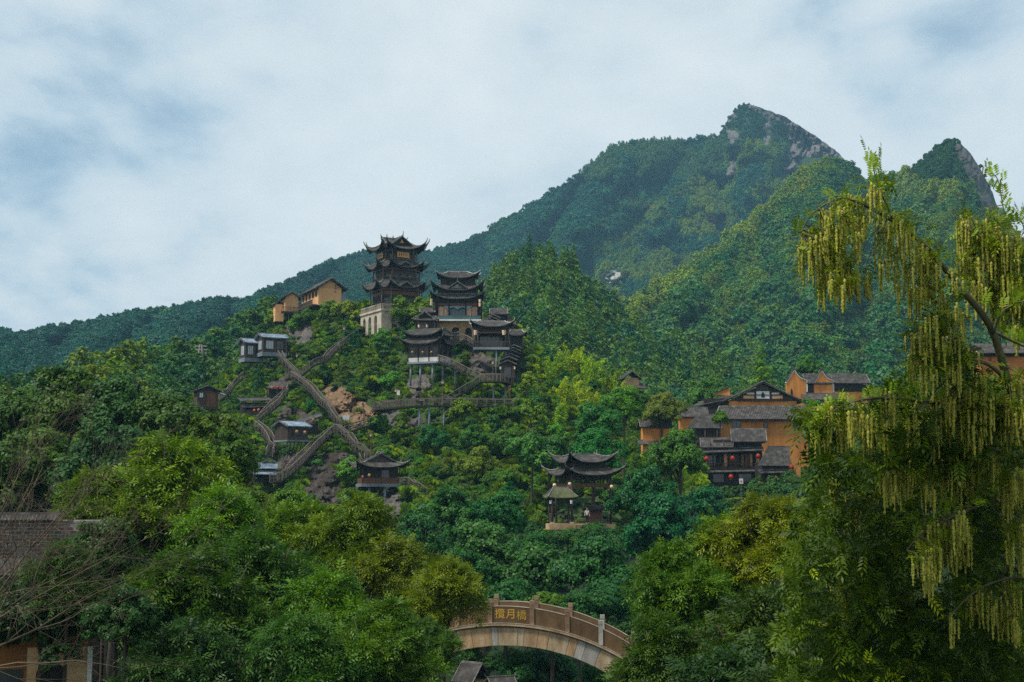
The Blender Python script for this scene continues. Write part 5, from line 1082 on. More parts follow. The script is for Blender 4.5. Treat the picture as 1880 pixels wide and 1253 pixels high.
def fill(sheet, x0, x1, n, kindf, size, skip=None, t0=0, t1=1.0, dmin=200):
    """n points over a sheet, even in ground area as far as the eye sees it"""
    out = []; dmax = max(sheet.r, key=lambda q: q[2])[2]
    while len(out) < n:
        px = random.uniform(x0, x1); t = random.uniform(t0, t1); p = sheet.pt(px, t)
        if random.random() > (p.y/dmax)**1.5: continue
        py = sheet.rf(px)[0][0] + (sheet.rf(px)[1][0] - sheet.rf(px)[0][0])*t
        if (skip and skip(px, py)) or (sheet in (SPUR, PINE) and p.y < 248 and px > 1120): continue
        kd, tint, s = kindf(px, py)
        if sheet is FARM and py < 262 and px > 1315: s *= .6; kd = 'broad'; tint = (.024,.075,.045)
        s *= size*random.uniform(.65, 1.35)
        if p.y < dmin*1.2: s *= .8
        out.append((p - Vector((0, 0, .12*s)), (s, s, s*random.uniform(.85, 1.25)), random.uniform(0, 6.28), jit(tint), random.choice(KIND[kd])))
    return out
def nz(px, py, f, sd): return noise.noise(Vector((px*f, py*f, sd)))
TEAL, DARK, MIDG, YEL, BAM = (.019,.082,.062), (.030,.098,.034), (.036,.105,.030), (.125,.205,.04), (.085,.165,.045)
PEAK_ROCK = [[(1420,192),(1447,206),(1500,243),(1588,330),(1584,348),(1536,320),(1505,304),(1478,310),(1452,336),(1430,338),(1438,292),(1445,262),(1440,240),(1420,224)],
             [(1333,238),(1356,240),(1362,262),(1340,270)], [(1335,290),(1356,287),(1350,325),(1332,340)], [(1390,192),(1440,208),(1440,232),(1405,222)], [(1398,222),(1418,225),(1412,275),(1402,270)], [(1105,505),(1145,490),(1140,520),(1110,527)], [(1300,395),(1335,392),(1332,412),(1302,415)]]
def far_kind(px, py):
    n = nz(px, py, .012, 1) + .5*nz(px, py, .03, 2) + random.gauss(0, .12); m = nz(px, py*1.6, .008, 7)
    if px < 900 and py > 430:
        return ('broad', tuple(a*(.85 + .35*n) for a in TEAL), 1.0) if n < .5 else ('broad', (.035,.105,.055), 1.1)
    if px < 1330 and py < 330 and n > -.15: return ('bamboo', (.06,.135,.055), .95)
    lo = 600 - (px - 1050)*.72
    if 1040 < px and py > lo - 110 and n + m > -.1: return ('bamboo', YEL if n > .12 else BAM, 1.0)
    if n > .25: return ('bamboo', (.06,.115,.045), .95)
    return ('broad', (.013,.058,.044) if n < -.35 else TEAL if n < 0 else (.032,.10,.055), random.choice((.6, .85, 1.1, 1.6)))
def spur_kind(px, py):
    if px > 1670 and py < 345: return ('broad', (.022,.068,.03), .7)
    ry = SPUR.rf(px)[0][0]; n = nz(px, py, .02, 4) + .5*nz(px, py, .05, 5)
    if py - ry < 26 + 22*n and 1040 < px < 1500 or (1600 < px < 1760 and 320 < py < 380 and n > -.2): return ('bamboo', YEL if n > 0 else BAM, 1.25)
    if py > 560 and n > .0: return ('broad', (.06,.13,.028), .8)
    n += random.gauss(0, .16)
    if n > .25: return ('bamboo', (.085,.165,.032), 1)
    return ('broad', DARK if n < -.1 else (.050,.132,.032), random.choice((.6, .85, 1.1, 1.6)))
def pine_kind(px, py):
    n = nz(px, py, .018, 6) + .6*nz(px, py, .05, 8)
    if n < .12: return ('pine', (.058,.138,.032) if n > -.3 else (.030,.088,.034), 1.0)
    return ('broad', (.058,.14,.032) if n < .4 else (.028,.09,.05), 1.0)
def in_any(polys): return lambda px, py: any(pip(q, px, py) for q in polys)
PINN = [[(1750,270),(1768,264),(1785,285),(1820,350),(1836,395),(1820,410),(1796,380),(1772,320)]]
scatter('mountain_forest', fill(FARM, -60, 1900, 58000, far_kind, 5.2, in_any(PEAK_ROCK)), 'dense teal green forest and bamboo covering the far rocky mountain', 'forest')
scatter('spur_forest', fill(SPUR, 960, 1960, 22000, spur_kind, 5.2, in_any(PINN)), 'green woods and pale bamboo on the slope beneath the right pinnacle', 'forest')
scatter('pine_wood', fill(PINE, 800, 1640, 5000, pine_kind, 5.4), 'pine wood on the rounded hill behind the pagodas', 'forest')
scatter('slope_wood', fill(LEFT, -60, 500, 1400, lambda px, py: ('broad', (.04,.11,.025) if nz(px,py,.03,3) > -.1 else (.025,.08,.03), 1.0) if px < 140 or px > 270 or random.random() < .5 else ('bamboo', (.085,.16,.025), 1.1), 4.6, dmin=100), 'mixed green woods on the slope left of the pagoda hill', 'forest')

# ------------------------------------------------------------------ individual trees
trunk_me = {}
def trunk_mesh(i, mat):
    key = (i, mat)
    if key not in trunk_me:
        r_ = random.Random(i); b = MB(); n = 8; cx = cy_ = 0
        for q in range(7):
            rr = (1.25, 1.0, .9, .8, .7, .6, .45)[q]; b.v += [(cx + rr*math.cos(2*math.pi*j/n), cy_ + rr*math.sin(2*math.pi*j/n), q/6) for j in range(n)]
            cx += r_.uniform(-.7, .7); cy_ += r_.uniform(-.7, .7)
        b.f += [(q*n+j, q*n+(j+1)%n, (q+1)*n+(j+1)%n, (q+1)*n+j) for q in range(6) for j in range(n)]
        trunk_me[key] = b.mesh('trunk', M[mat], True)
    return trunk_me[key]
def limbs_mesh(i, mat):
    key = ('l', i, mat)
    if key not in trunk_me:
        r_ = random.Random(i+50); b = MB()
        for q in range(9):
            a = q*2.4 + r_.uniform(-.3,.3); o = r_.uniform(.18, .32); z0 = r_.uniform(.0, .3); z1 = r_.uniform(.4, .85)
            pts = [Vector((0,0,z0)), Vector((math.cos(a)*o*.4, math.sin(a)*o*.4, z0+(z1-z0)*.45)), Vector((math.cos(a)*o*.75, math.sin(a)*o*.75, z0+(z1-z0)*.75)), Vector((math.cos(a)*o, math.sin(a)*o, z1))]
            b.tube(pts, [.014, .010, .006, .003], 5)
        trunk_me[key] = b.mesh('limbs', M[mat], True)
    return trunk_me[key]
NT = {'broad': 'leafy_tree', 'dense': 'leafy_tree', 'pinnate': 'walnut_tree', 'pine': 'pine_tree', 'bamboo': 'bamboo_clump', 'shrub': 'shrub', 'vine': 'vine_covered_tree'}
CT = {'shrub': 'shrub', 'bamboo': 'bamboo'}
ntree = [0]
def tree_at(kind, label, base, top_z, width, color, group=None, hs=1.0, bark='bark', limbs=False):
    """base on the ground; crown hangs from top_z downwards"""
    i = ntree[0]; ntree[0] += 1; ms = T[kind]; chh = CH[kind]*width*hs; cz = top_z - chh - base.z
    t = thing(NT[kind], label, CT.get(kind, 'tree'), base, 0, group)
    low = {'shrub': .05, 'bamboo': .02, 'vine': .08}.get(kind, .12)*chh
    if cz < -low: chh = top_z - base.z + low; cz = -low
    c = link('foliage' if kind in ('shrub', 'bamboo') else 'crown', ms[i % len(ms)], t, (0, 0, cz), (0, 0, random.uniform(0, 6.28))); c.scale = (width, width, chh/CH[kind]); c.color = (*((1.12 if base.y > 150 or kind == 'bamboo' else .92)*q for q in jit(color, .14)), 1)
    r = max(.05, width*(.03 if kind != 'bamboo' else .006)); q = link('stem' if kind in ('shrub', 'bamboo') else 'trunk', trunk_mesh(i % 5, bark), t, (0, 0, -.4)); q.scale = (r, r, cz + chh*.62 + .4)
    if limbs: l_ = link('limbs', limbs_mesh(i % 4, bark), t, (0, 0, cz)); l_.scale = (width, width, chh/.95)
    return t
def tree(kind, label, px, top, d, wpx, color, hs=1.0, group=None, bark='bark', limbs=False, ground=None):
    p = W(px, top, d); z = gz(p.x, p.y) if ground is None else ground; wd = wpx*d/F
    return tree_at(kind, label, Vector((p.x, p.y, min(z, p.z - .5))), p.z, wd, color, group, hs, bark, limbs)
DKG, FOR, LITG, YG, BLU, OLI = (.032,.090,.018), (.042,.118,.020), (.060,.155,.024), (.105,.190,.022), (.036,.116,.028), (.070,.125,.018)
random.seed(21)
for a in [
 # left bank, rear rank
 ('dense', 'dark round tree at the far left edge, top of the left bank', 15, 686, 108, 230, DKG), ('dense', 'dark tall tree second from the left edge on the left bank skyline', 120, 664, 106, 230, DKG),
 ('dense', 'glossy dark tree at the centre of the left bank skyline', 215, 676, 104, 210, (.026,.08,.022)), ('dense', 'olive green tree left of the half hidden hut', 300, 700, 102, 210, (.04,.095,.02)),
 ('dense', 'spreading olive tree just below the half hidden hut', 390, 752, 98, 200, (.052,.115,.02)), ('dense', 'olive tree whose crown hides the foot of the plank gallery', 424, 782, 94, 140, (.055,.12,.02)),
 ('dense', 'deep green tree on the left bank under the skyline trees', 60, 760, 92, 260, DKG), ('dense', 'broad dark tree in the hollow of the left bank', 200, 770, 90, 260, (.022,.072,.022)), ('dense', 'shaded tree between the olive trees and the bright walnut tree', 330, 800, 88, 230, FOR),
 ('dense', 'low olive tree under the stilt cabin and black roofs', 455, 878, 86, 180, (.05,.115,.02)), ('dense', 'low tree touching the foot of the striped rock face', 540, 892, 84, 160, (.045,.11,.02)),
 # bright walnut trees nearer
 ('pinnate', 'bright yellow green walnut tree, tallest at left centre', 300, 782, 62, 300, (.080,.170,.020)), ('pinnate', 'bright walnut tree left of the tallest one behind bare twigs', 185, 850, 60, 250, (.06,.135,.022)), ('pinnate', 'walnut tree right of the tallest bright one under the stilt cabin', 420, 880, 60, 240, (.062,.15,.022)),
 ('pinnate', 'walnut tree below the striped rock with thin pale trunk', 560, 908, 64, 230, (.055,.13,.022)), ('pinnate', 'walnut tree directly below the plank hut', 655, 902, 62, 230, (.060,.125,.02)), ('pinnate', 'walnut tree with yellow tips left of the bushy round tree', 738, 972, 60, 200, (.07,.125,.018)),
 ('pinnate', 'walnut tree hanging over the left end of the bridge', 812, 1010, 57, 190, (.065,.12,.018)), ('pinnate', 'dark walnut tree in the middle of the lower left thicket', 480, 960, 54, 270, (.036,.095,.02)), ('pinnate', 'leafy walnut tree low between the two left thickets', 600, 1030, 50, 270, (.045,.115,.02)),
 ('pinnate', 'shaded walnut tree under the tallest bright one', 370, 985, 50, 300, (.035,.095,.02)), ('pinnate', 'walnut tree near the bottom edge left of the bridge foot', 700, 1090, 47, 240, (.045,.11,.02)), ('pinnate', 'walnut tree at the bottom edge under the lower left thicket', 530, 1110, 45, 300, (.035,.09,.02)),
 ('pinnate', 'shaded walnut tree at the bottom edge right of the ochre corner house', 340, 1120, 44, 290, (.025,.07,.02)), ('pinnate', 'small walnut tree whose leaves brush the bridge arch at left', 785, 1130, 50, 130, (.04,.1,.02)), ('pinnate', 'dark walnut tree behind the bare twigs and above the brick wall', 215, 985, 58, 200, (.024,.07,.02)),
 # valley centre
 ('dense', 'bushy round tree right of the plank hut stairs', 832, 884, 136, 170, (.04,.125,.03)), ('dense', 'dark bushy tree between the round tree and the gazebo', 925, 890, 134, 140, (.022,.085,.03)), ('vine', 'vine draped tree left of the gazebo pier', 890, 945, 118, 200, (.028,.10,.03)),
 ('vine', 'vine draped mound below the gazebo', 1000, 985, 112, 230, (.026,.10,.028)), ('vine', 'dark vine draped mound right of the gazebo', 1100, 975, 108, 200, (.020,.08,.03)), ('vine', 'vine thicket just above the gilded bridge characters', 930, 1050, 97, 200, (.024,.09,.025)),
 ('vine', 'yellowish creeper mound touching the bridge parapet', 1010, 1078, 92, 170, (.06,.13,.02)), ('vine', 'dark vine thicket behind the right end of the bridge', 1120, 1050, 95, 200, (.018,.07,.022)), ('vine', 'dark thicket filling the bridge arch', 1010, 1180, 100, 190, (.018,.065,.022)), ('vine', 'leafy bush under the arch beside the tiled roofs', 950, 1190, 97, 110, (.024,.085,.022)), ('vine', 'shaded thicket at the left end of the bridge arch', 850, 1160, 98, 140, (.02,.075,.022)),
 ('dense', 'dark tree below the bushy round tree', 770, 935, 126, 150, (.022,.08,.025)), ('dense', 'rounded green tree left of the vine draped tree', 860, 1000, 112, 150, (.022,.085,.026)),
 # right of the gazebo
 ('dense', 'bright green rounded tree left of the ochre village', 1146, 700, 186, 105, (.055,.17,.024)), ('dense', 'blue green tree climbing in front of the ochre side walls', 1245, 782, 150, 130, BLU), ('dense', 'dark creeper clad tree right of the gazebo', 1180, 850, 142, 150, (.022,.085,.035)), ('dense', 'blue green bushy tree below the timber house', 1290, 880, 138, 150, (.02,.082,.04)), ('dense', 'dark green tree beside the right post of the gazebo', 1220, 900, 125, 190, (.02,.075,.032)),
 ('dense', 'tree with pale yellow blossom before the ochre side house', 1215, 715, 196, 95, (.085,.105,.02)), ('pine', 'tall pointed green tree behind the broad gable', 1398, 642, 232, 82, (.055,.155,.028), .9), ('dense', 'round tree behind the village left of the pointed tree', 1300, 690, 236, 90, (.045,.13,.03)), ('dense', 'clipped looking tree in front of the scroll gable houses', 1490, 728, 208, 76, (.035,.12,.03)), ('dense', 'small tree right of the broad gable eave', 1540, 745, 205, 90, (.04,.12,.03)), ('dense', 'leafy tree against the long ribbed roof at its left', 1322, 752, 198, 40, (.05,.145,.03)), ('dense', 'round green tree far behind the scroll gable houses', 1480, 648, 262, 62, (.045,.14,.03)),
 ('dense', 'dark tree behind the creeper clad tree near the ochre wall', 1090, 730, 178, 110, (.03,.11,.028)), ('broad', 'pale spiky topped tree behind the gazebo roof', 975, 788, 172, 90, (.05,.15,.035)), ('dense', 'tall dark tree directly behind the gazebo', 1090, 780, 168, 130, (.025,.095,.028)), ('dense', 'dark tree between the hill foot and the gazebo roof', 1010, 790, 175, 110, (.024,.09,.028)),
 ('vine', 'creeper mound hiding the front of the gazebo floor', 1095, 952, 149, 130, (.030,.105,.026)), ('vine', 'low creeper bank at the left foot of the mossy shelter', 985, 972, 146, 90, (.028,.10,.028)),
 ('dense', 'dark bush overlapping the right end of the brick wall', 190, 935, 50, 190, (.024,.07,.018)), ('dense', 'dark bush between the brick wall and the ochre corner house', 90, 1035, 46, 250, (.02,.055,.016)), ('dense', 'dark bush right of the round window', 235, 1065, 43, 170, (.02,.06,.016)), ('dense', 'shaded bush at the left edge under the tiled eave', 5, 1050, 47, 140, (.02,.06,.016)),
 ('vine', 'small vine clad bush right behind the middle of the bridge parapet', 1064, 1076, 91, 120, (.024,.09,.025)), ('vine', 'dark bush at the right foot of the bridge arch', 1100, 1212, 96, 120, (.018,.07,.02)),
 ('vine', 'creeper bush hiding the middle of the gazebo platform', 1046, 964, 143, 90, (.030,.10,.024)), ('pinnate', 'shaded walnut tree leaning over the brick wall', 130, 985, 45, 180, (.022,.062,.016)),
 # right foreground
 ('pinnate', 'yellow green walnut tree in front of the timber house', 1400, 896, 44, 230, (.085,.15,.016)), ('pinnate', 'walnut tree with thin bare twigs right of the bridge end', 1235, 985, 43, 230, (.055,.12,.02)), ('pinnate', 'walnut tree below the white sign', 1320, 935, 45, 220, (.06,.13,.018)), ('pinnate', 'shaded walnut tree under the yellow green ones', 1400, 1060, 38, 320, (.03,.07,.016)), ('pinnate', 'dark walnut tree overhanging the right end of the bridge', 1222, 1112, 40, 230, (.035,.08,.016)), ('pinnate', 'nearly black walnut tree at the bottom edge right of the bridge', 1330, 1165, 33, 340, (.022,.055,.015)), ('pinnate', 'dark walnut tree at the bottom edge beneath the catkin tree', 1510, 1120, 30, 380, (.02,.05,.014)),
 ]:
    k_ = a[0]; tree(*a[:7], hs=a[7] if len(a) > 7 else 1.0, limbs=k_ in ('pinnate', 'dense'), bark='bark')
# bamboo at the hill foot and on the left
for i, (px, top, d, w) in enumerate([(1012,640,226,60), (1048,622,232,66), (1082,640,228,64), (1118,668,222,62), (1040,680,214,70), (1080,700,212,66), (1020,730,205,70), (1105,735,205,66), (1140,690,226,56)]):
    tree('bamboo', ['feathery bamboo clump nearest the covered stairway', 'tallest bright bamboo clump at the hill foot', 'bright bamboo clump right of the tallest one', 'yellowish bamboo clump near the rounded bright tree', 'bamboo clump in the middle of the hill foot grove', 'leaning bamboo clump low in the hill foot grove', 'lowest bamboo clump left in the hill foot grove', 'lowest bamboo clump right in the hill foot grove', 'bamboo clump beside the peeking stepped roof'][i], px, top, d, w, (.17,.28,.028) if i % 3 else (.12,.23,.03), .95, 'bamboo at the hill foot', 'bark_green', ground=ROCK.at(px, min(900, top + 130)).z)
for i, (px, top, d, w) in enumerate([(196,648,200,42), (226,640,204,44), (172,668,196,40), (246,668,200,40)]):
    tree('bamboo', ['left bamboo plume above the left bank trees', 'tallest bamboo plume above the left bank trees', 'lowest bamboo plume above the left bank trees', 'rightmost bamboo plume above the left bank trees'][i], px, top, d, w, (.10,.17,.02), 1, 'bamboo above the left bank', 'bark_green', ground=LEFT.at(px, top + 60).z)

# trees and shrubs on the pagoda hill, kept clear of buildings and stairs
KEEP = [(655,432,800,552),(652,560,712,606),(762,490,892,622),(757,560,800,622),(733,608,848,672),(745,672,808,700),(866,560,968,702),(690,730,945,752),(506,508,646,560),(436,618,535,668),(445,712,530,768),(502,770,565,822),(505,822,560,850),(545,742,592,786),(645,838,742,908),(1000,826,1144,968),(352,710,404,735),(880,690,942,710),(905,705,915,735),(763,752,824,785)]
SEG = [[(812,742),(880,698)],[(800,662),(886,700)],[(845,625),(890,644)],[(512,652),(545,690)],[(522,695),(552,692)],[(537,692),(577,722),(612,766),(626,786)],[(551,692),(596,662),(657,614)],[(616,790),(556,842),(519,880),(497,882)],[(616,790),(655,824),(676,842)],[(632,796),(690,776)],[(470,778),(524,716)],[(404,735),(446,694)],[(470,784),(502,822),(494,838)],[(736,892),(788,912)]]
def seg_clear(x0, x1, yt, yb):
    for pl in SEG:
        for (ax, ay), (bx, by) in zip(pl, pl[1:]):
            n = max(2, int(math.hypot(bx-ax, by-ay)/4))
            for q in range(n+1):
                x, y = ax+(bx-ax)*q/n, ay+(by-ay)*q/n
                if x0 < x < x1 and yt - 1 < y < yb + 3 : return False
    return True
def fits(px, py, w, h):
    x0, x1 = px-w*.42, px+w*.42
    for kx0, ky0, kx1, ky1 in KEEP:
        if x1 > kx0 and x0 < kx1 and py > ky0 + .75*(ky1-ky0) and py - h*.96 < ky1: return False
    return seg_clear(x0, x1, py-h*.95, py)
LM = [('the tall pagoda', 727, 560), ('the stage pavilion', 840, 600), ('the stilt pavilion', 790, 680), ('the ochre ridge houses', 575, 560), ('the cliff cabins', 490, 670), ('the zigzag stairs', 580, 730), ('the orange rock', 650, 755), ('the long boardwalk', 800, 760), ('the corner landing', 915, 715), ('the covered stairway', 945, 650), ('the striped rock', 600, 880), ('the plank hut', 695, 880), ('the stilt cabin', 535, 810), ('the gazebo', 1070, 870), ('the pagoda base stairs', 610, 655), ('the plank gallery', 485, 745), ('the straight ramp', 850, 725), ('the apex landing', 616, 792)]
hill = []
random.seed(99)
tries = 0
fixed = [(735,604,64,66,'broad'),(772,594,60,52,'broad'),(705,640,60,40,'broad'),(760,640,50,40,'broad'),(722,560,30,22,'broad'),(790,562,30,24,'broad'),(690,612,42,30,'broad'),(740,590,40,34,'broad'),(775,600,34,28,'broad'),(820,556,26,20,'broad'),(755,560,30,26,'broad'),(846,778,70,52,'broad'),(905,800,60,40,'broad'),(975,790,54,60,'broad'),(968,735,50,55,'broad'),(980,770,60,50,'broad'),(870,836,70,60,'dense'),(790,835,74,60,'dense'),(740,820,64,50,'dense'),(700,800,60,44,'broad'),(630,705,60,44,'pine'),(680,690,64,56,'pine'),(600,700,46,34,'broad'),(650,650,60,46,'pine'),(700,660,58,52,'pine'),(560,600,50,34,'broad'),(600,590,56,40,'broad'),(640,590,60,44,'broad'),(540,610,40,30,'broad'),(720,720,56,40,'broad'),(660,735,44,28,'broad'),(610,690,36,24,'shrub'),(640,895,66,60,'broad'),(583,866,30,24,'shrub'),(600,820,40,30,'shrub'),(930,850,90,70,'dense'),(880,880,90,64,'dense')]
def add_hill(px, py, w, h, kd):
    s = dR(px, py)/F; p = ROCK.at(px, py); c = {'pine': (.030,.092,.028), 'broad': (.042,.125,.024), 'dense': (.034,.11,.026), 'shrub': (.052,.145,.024)}[kd]
    c = random.choice([c, tuple(x*1.35 for x in c), tuple(x*.7 for x in c), (c[0]*1.6, c[1]*1.1, c[2]*.8), (c[0]*.7, c[1]*.85, c[2]*1.3), (c[0]*2.1, c[1]*1.3, c[2]*.8)])
    hill.append((kd, px, py, w, h, p, s, c))
for px, py, w, h, kd in fixed: add_hill(px, py, w, h, kd)
while len(hill) < 205 and tries < 9000:
    tries += 1; px = random.uniform(370, 1180); t = random.uniform(.0, .97)**.9; (ry, rd), (fy, fd) = ROCK.rf(px); py = ry + (fy-ry)*t
    if rock_w(px, py): continue
    kd = random.choices(['broad', 'pine', 'dense', 'shrub'], [5, 2.2 if 560 < px < 730 and py < 740 else .6, 2 if py > 760 else .3, 4.5])[0]
    w = random.uniform(24, 52) if kd != 'shrub' else random.uniform(16, 34); ok = False
    for _ in range(4):
        h = w*({'pine': 1.1, 'broad': .85, 'dense': .85, 'shrub': .55}[kd])
        if fits(px, py, w, h): ok = True; break
        w *= .72
        if w < 15: kd = 'shrub'
        if w < 10: break
    if not ok: continue
    if any(abs(px-q[1]) < .38*(w+q[3]) and abs(py-q[2]) < .30*(h+q[4]) for q in hill): continue
    add_hill(px, py, w, h, kd)
rank = {}
def hill_label(kd, px, py, h):
    cx, cy_ = px, py - h/2; nm, lx, ly = min(LM, key=lambda q: (q[1]-cx)**2 + 1.3*(q[2]-cy_)**2)
    rel = 'just below' if cy_ > ly + 14 and abs(cx-lx) < 40 else 'just above' if cy_ < ly - 14 and abs(cx-lx) < 40 else 'left of' if cx < lx else 'right of'
    key = (kd, nm, rel); rank.setdefault(key, []).append((math.hypot(cx-lx, cy_-ly), len(rank.get(key, [])))); return key
keys = [hill_label(q[0], q[1], q[2], q[4]) for q in hill]
ORD = ['nearest', 'second nearest', 'third nearest', 'fourth nearest', 'fifth nearest', 'sixth nearest', 'seventh nearest', 'eighth nearest', 'ninth nearest', 'tenth nearest', 'eleventh nearest', 'twelfth nearest', 'thirteenth nearest', 'fourteenth nearest', 'fifteenth nearest', 'sixteenth nearest', 'seventeenth nearest', 'eighteenth nearest']
seen = {}
for q, key in zip(hill, keys):
    i = seen.get(key, 0); seen[key] = i + 1; order = sorted(rank[key]); pos = [o[1] for o in order].index(i); kd, px, py, w, h, p, s, c = q
    word = {'pine': 'pine tree', 'broad': 'leafy tree', 'dense': 'dense leafy tree', 'shrub': 'low shrub'}[kd]
    lab = f'{ORD[min(pos, 17)]} {word} {key[2]} {key[1]} on the steep hill' if len(order) > 1 else f'lone {word} {key[2]} {key[1]} on the steep hill'
    tree_at(kd, lab, p - Vector((0, 0, .25)), p.z + h*s, w*s, c, {'shrub': 'shrubs on the pagoda hill'}.get(kd, 'trees on the pagoda hill'), 1.0)
def near_seg(px, py, pad=7):
    for pl in SEG:
        for (ax, ay), (bx, by) in zip(pl, pl[1:]):
            L2 = (bx-ax)**2 + (by-ay)**2; t = max(0, min(1, ((px-ax)*(bx-ax) + (py-ay)*(by-ay))/L2))
            if math.hypot(px-ax-(bx-ax)*t, py-ay-(by-ay)*t) < pad: return True
    return False
def ug_kind(px, py):
    n = nz(px, py, .03, 14) + .5*nz(px, py, .08, 15)
    if n > .0 and random.random() < .75: return ('grass', (.105,.20,.024) if n > .25 else (.065,.145,.022), .45)
    return ('bush', (.036,.11,.022) if random.random() < .6 else (.07,.14,.022), .62)
def ug_skip(px, py): return (rock_w(px, py) is not None and random.random() < .93) or near_seg(px, py) or any(a < px < c and b + .6*(d-b) < py < d for a, b, c, d in KEEP)
ug = fill(ROCK, 335, 1290, 6500, ug_kind, 2.6, ug_skip, 0, 1.0, 60)
def ground_pts(n):
    out = []
    while len(out) < n:
        x, y = random.uniform(-75, 75), random.uniform(20, 215)
        if abs(x) > y*.42 + 4: continue
        if y > 190 and -45 < x < 14 or (74 < y < 96 and -10 < x < 16): continue
        if -18 < x < -2 and 40 < y < 90 and random.random() < .5: continue
        s = random.uniform(1.6, 3.6); out.append((Vector((x, y, gz(x, y) - .2)), (s, s, s*random.uniform(.8, 1.2)), random.uniform(0, 6.28), jit((.026,.08,.02), .3), random.choice((9, 10))))
    return out
scatter('undergrowth', ug + ground_pts(1500), 'grass, ferns and low bushes covering the pagoda hill and valley floor', 'undergrowth')

# ------------------------------------------------------------------ bare rock on the mountain: boulders and slabs standing out of the forest
def boulder_mesh(seed, squash=1.0):
    r_ = random.Random(seed); import bmesh
    bm = bmesh.new(); bmesh.ops.create_icosphere(bm, subdivisions=3, radius=1)
    cuts = [(Vector((r_.gauss(0,1), r_.gauss(0,1), r_.gauss(0,1))).normalized(), r_.uniform(.42, .85)) for _ in range(13)]
    for v in bm.verts:
        d = v.co.normalized(); r = min([1.0] + [c/max(.01, d.dot(n_)) for n_, c in cuts if d.dot(n_) > .05])
        v.co = d*r*(1 + .06*noise.noise(d*3 + Vector((seed,0,0)))); g = abs(noise.noise(Vector((d.x*4, d.y*4, d.z*.8 + seed)))); v.co *= 1 - .12*max(0, .25-g)/.25
    me = bpy.data.meshes.new('boulder'); bm.to_mesh(me); bm.free(); return me
bmesh_cache = {}
def boulder(parent, sheet, px, py, rx, ry, mat, fwd=.35, name='boulder', tilt=0):
    p = sheet.at(px, py); s = p.y/F; k = (len(bmesh_cache) % 7, mat); key = (random.randint(0, 6), mat)
    if key not in bmesh_cache: m = boulder_mesh(key[0]*7+3); m.materials.append(M[mat]); bmesh_cache[key] = m
    o = link(name, bmesh_cache[key], parent, W(px, py, p.y - fwd*rx*s), (0, R(tilt), random.uniform(0, 6.28))); o.scale = (rx*s*1.15, rx*s*1.1, ry*s*1.15); o.rotation_euler = (R(random.uniform(-10,10)), R(tilt), random.choice((0, 1.57, 3.14)) + random.uniform(-.3,.3)); return o
random.seed(17)
fm = bpy.data.objects['far_mountain']; sp_ = bpy.data.objects['mountain_spur']; ph = bpy.data.objects['wooded_hill']; rh = bpy.data.objects['rocky_hill']
def cliff_patch(parent, sheet, poly, depth, cell, mat, name='rock_face', res=1.6, up=5, seed=0, streak=.35):
    """bare rock: a fractured sheet standing out of the slope inside a photo-space outline, sunk below the soil around it"""
    x0, x1 = min(p[0] for p in poly)-6, max(p[0] for p in poly)+6; y0, y1 = min(p[1] for p in poly)-6, max(p[1] for p in poly)+6
    nx, ny = int((x1-x0)/res), int((y1-y0)/res); V = []; ins = []
    n = len(poly); ed = [(Vector(poly[i]), Vector(poly[(i+1) % n])) for i in range(n)]
    for i in range(nx+1):
        for j in range(ny+1):
            x, y = x0+i*res, y0+j*res; q = Vector((x, y)); dist = 1e9
            for a, b in ed:
                ab = b-a; t = max(0, min(1, (q-a).dot(ab)/max(ab.length_squared, 1e-6))); dist = min(dist, (q-a-ab*t).length)
            sd = (dist if pip(poly, x, y) else -dist) + 3.5*noise.noise(Vector((x*.11, y*.11, seed)))
            ry = sheet.rf(x)[0][0]; yy = max(y, ry - up*max(0, min(1, sd/5)))
            d = sheet.at(x, max(yy, ry)).y; s_ = d/F
            vx = Vector((x/cell, y/cell*streak*1.6 + x/cell*.25, seed*3.1)); dd, pp = noise.voronoi(vx); blk = noise.cell(Vector(pp[0])*17.3); crk = max(0, .16-(dd[1]-dd[0]))/.16
            vx2 = vx*2.3; d2, p2 = noise.voronoi(vx2); blk2 = noise.cell(Vector(p2[0])*11.1)
            m_ = max(-1, min(1, sd/4)); h = depth*(.55*m_ + (.55*blk + .25*blk2 - .45*crk + .25*noise.fractal(Vector((x*.12, y*.12, seed)), .7, 2, 5))*max(0, m_))
            V.append(tuple(W(x + .8*blk2*max(0,m_), yy, d - h*s_*cell))); ins.append(sd > -3)
    m2 = ny+1; Q = [(i*m2+j, i*m2+j+1, (i+1)*m2+j+1, (i+1)*m2+j) for i in range(nx) for j in range(ny) if ins[i*m2+j] or ins[(i+1)*m2+j+1]]
    return link(name, np_mesh(name, V, Q, M[mat]), parent)
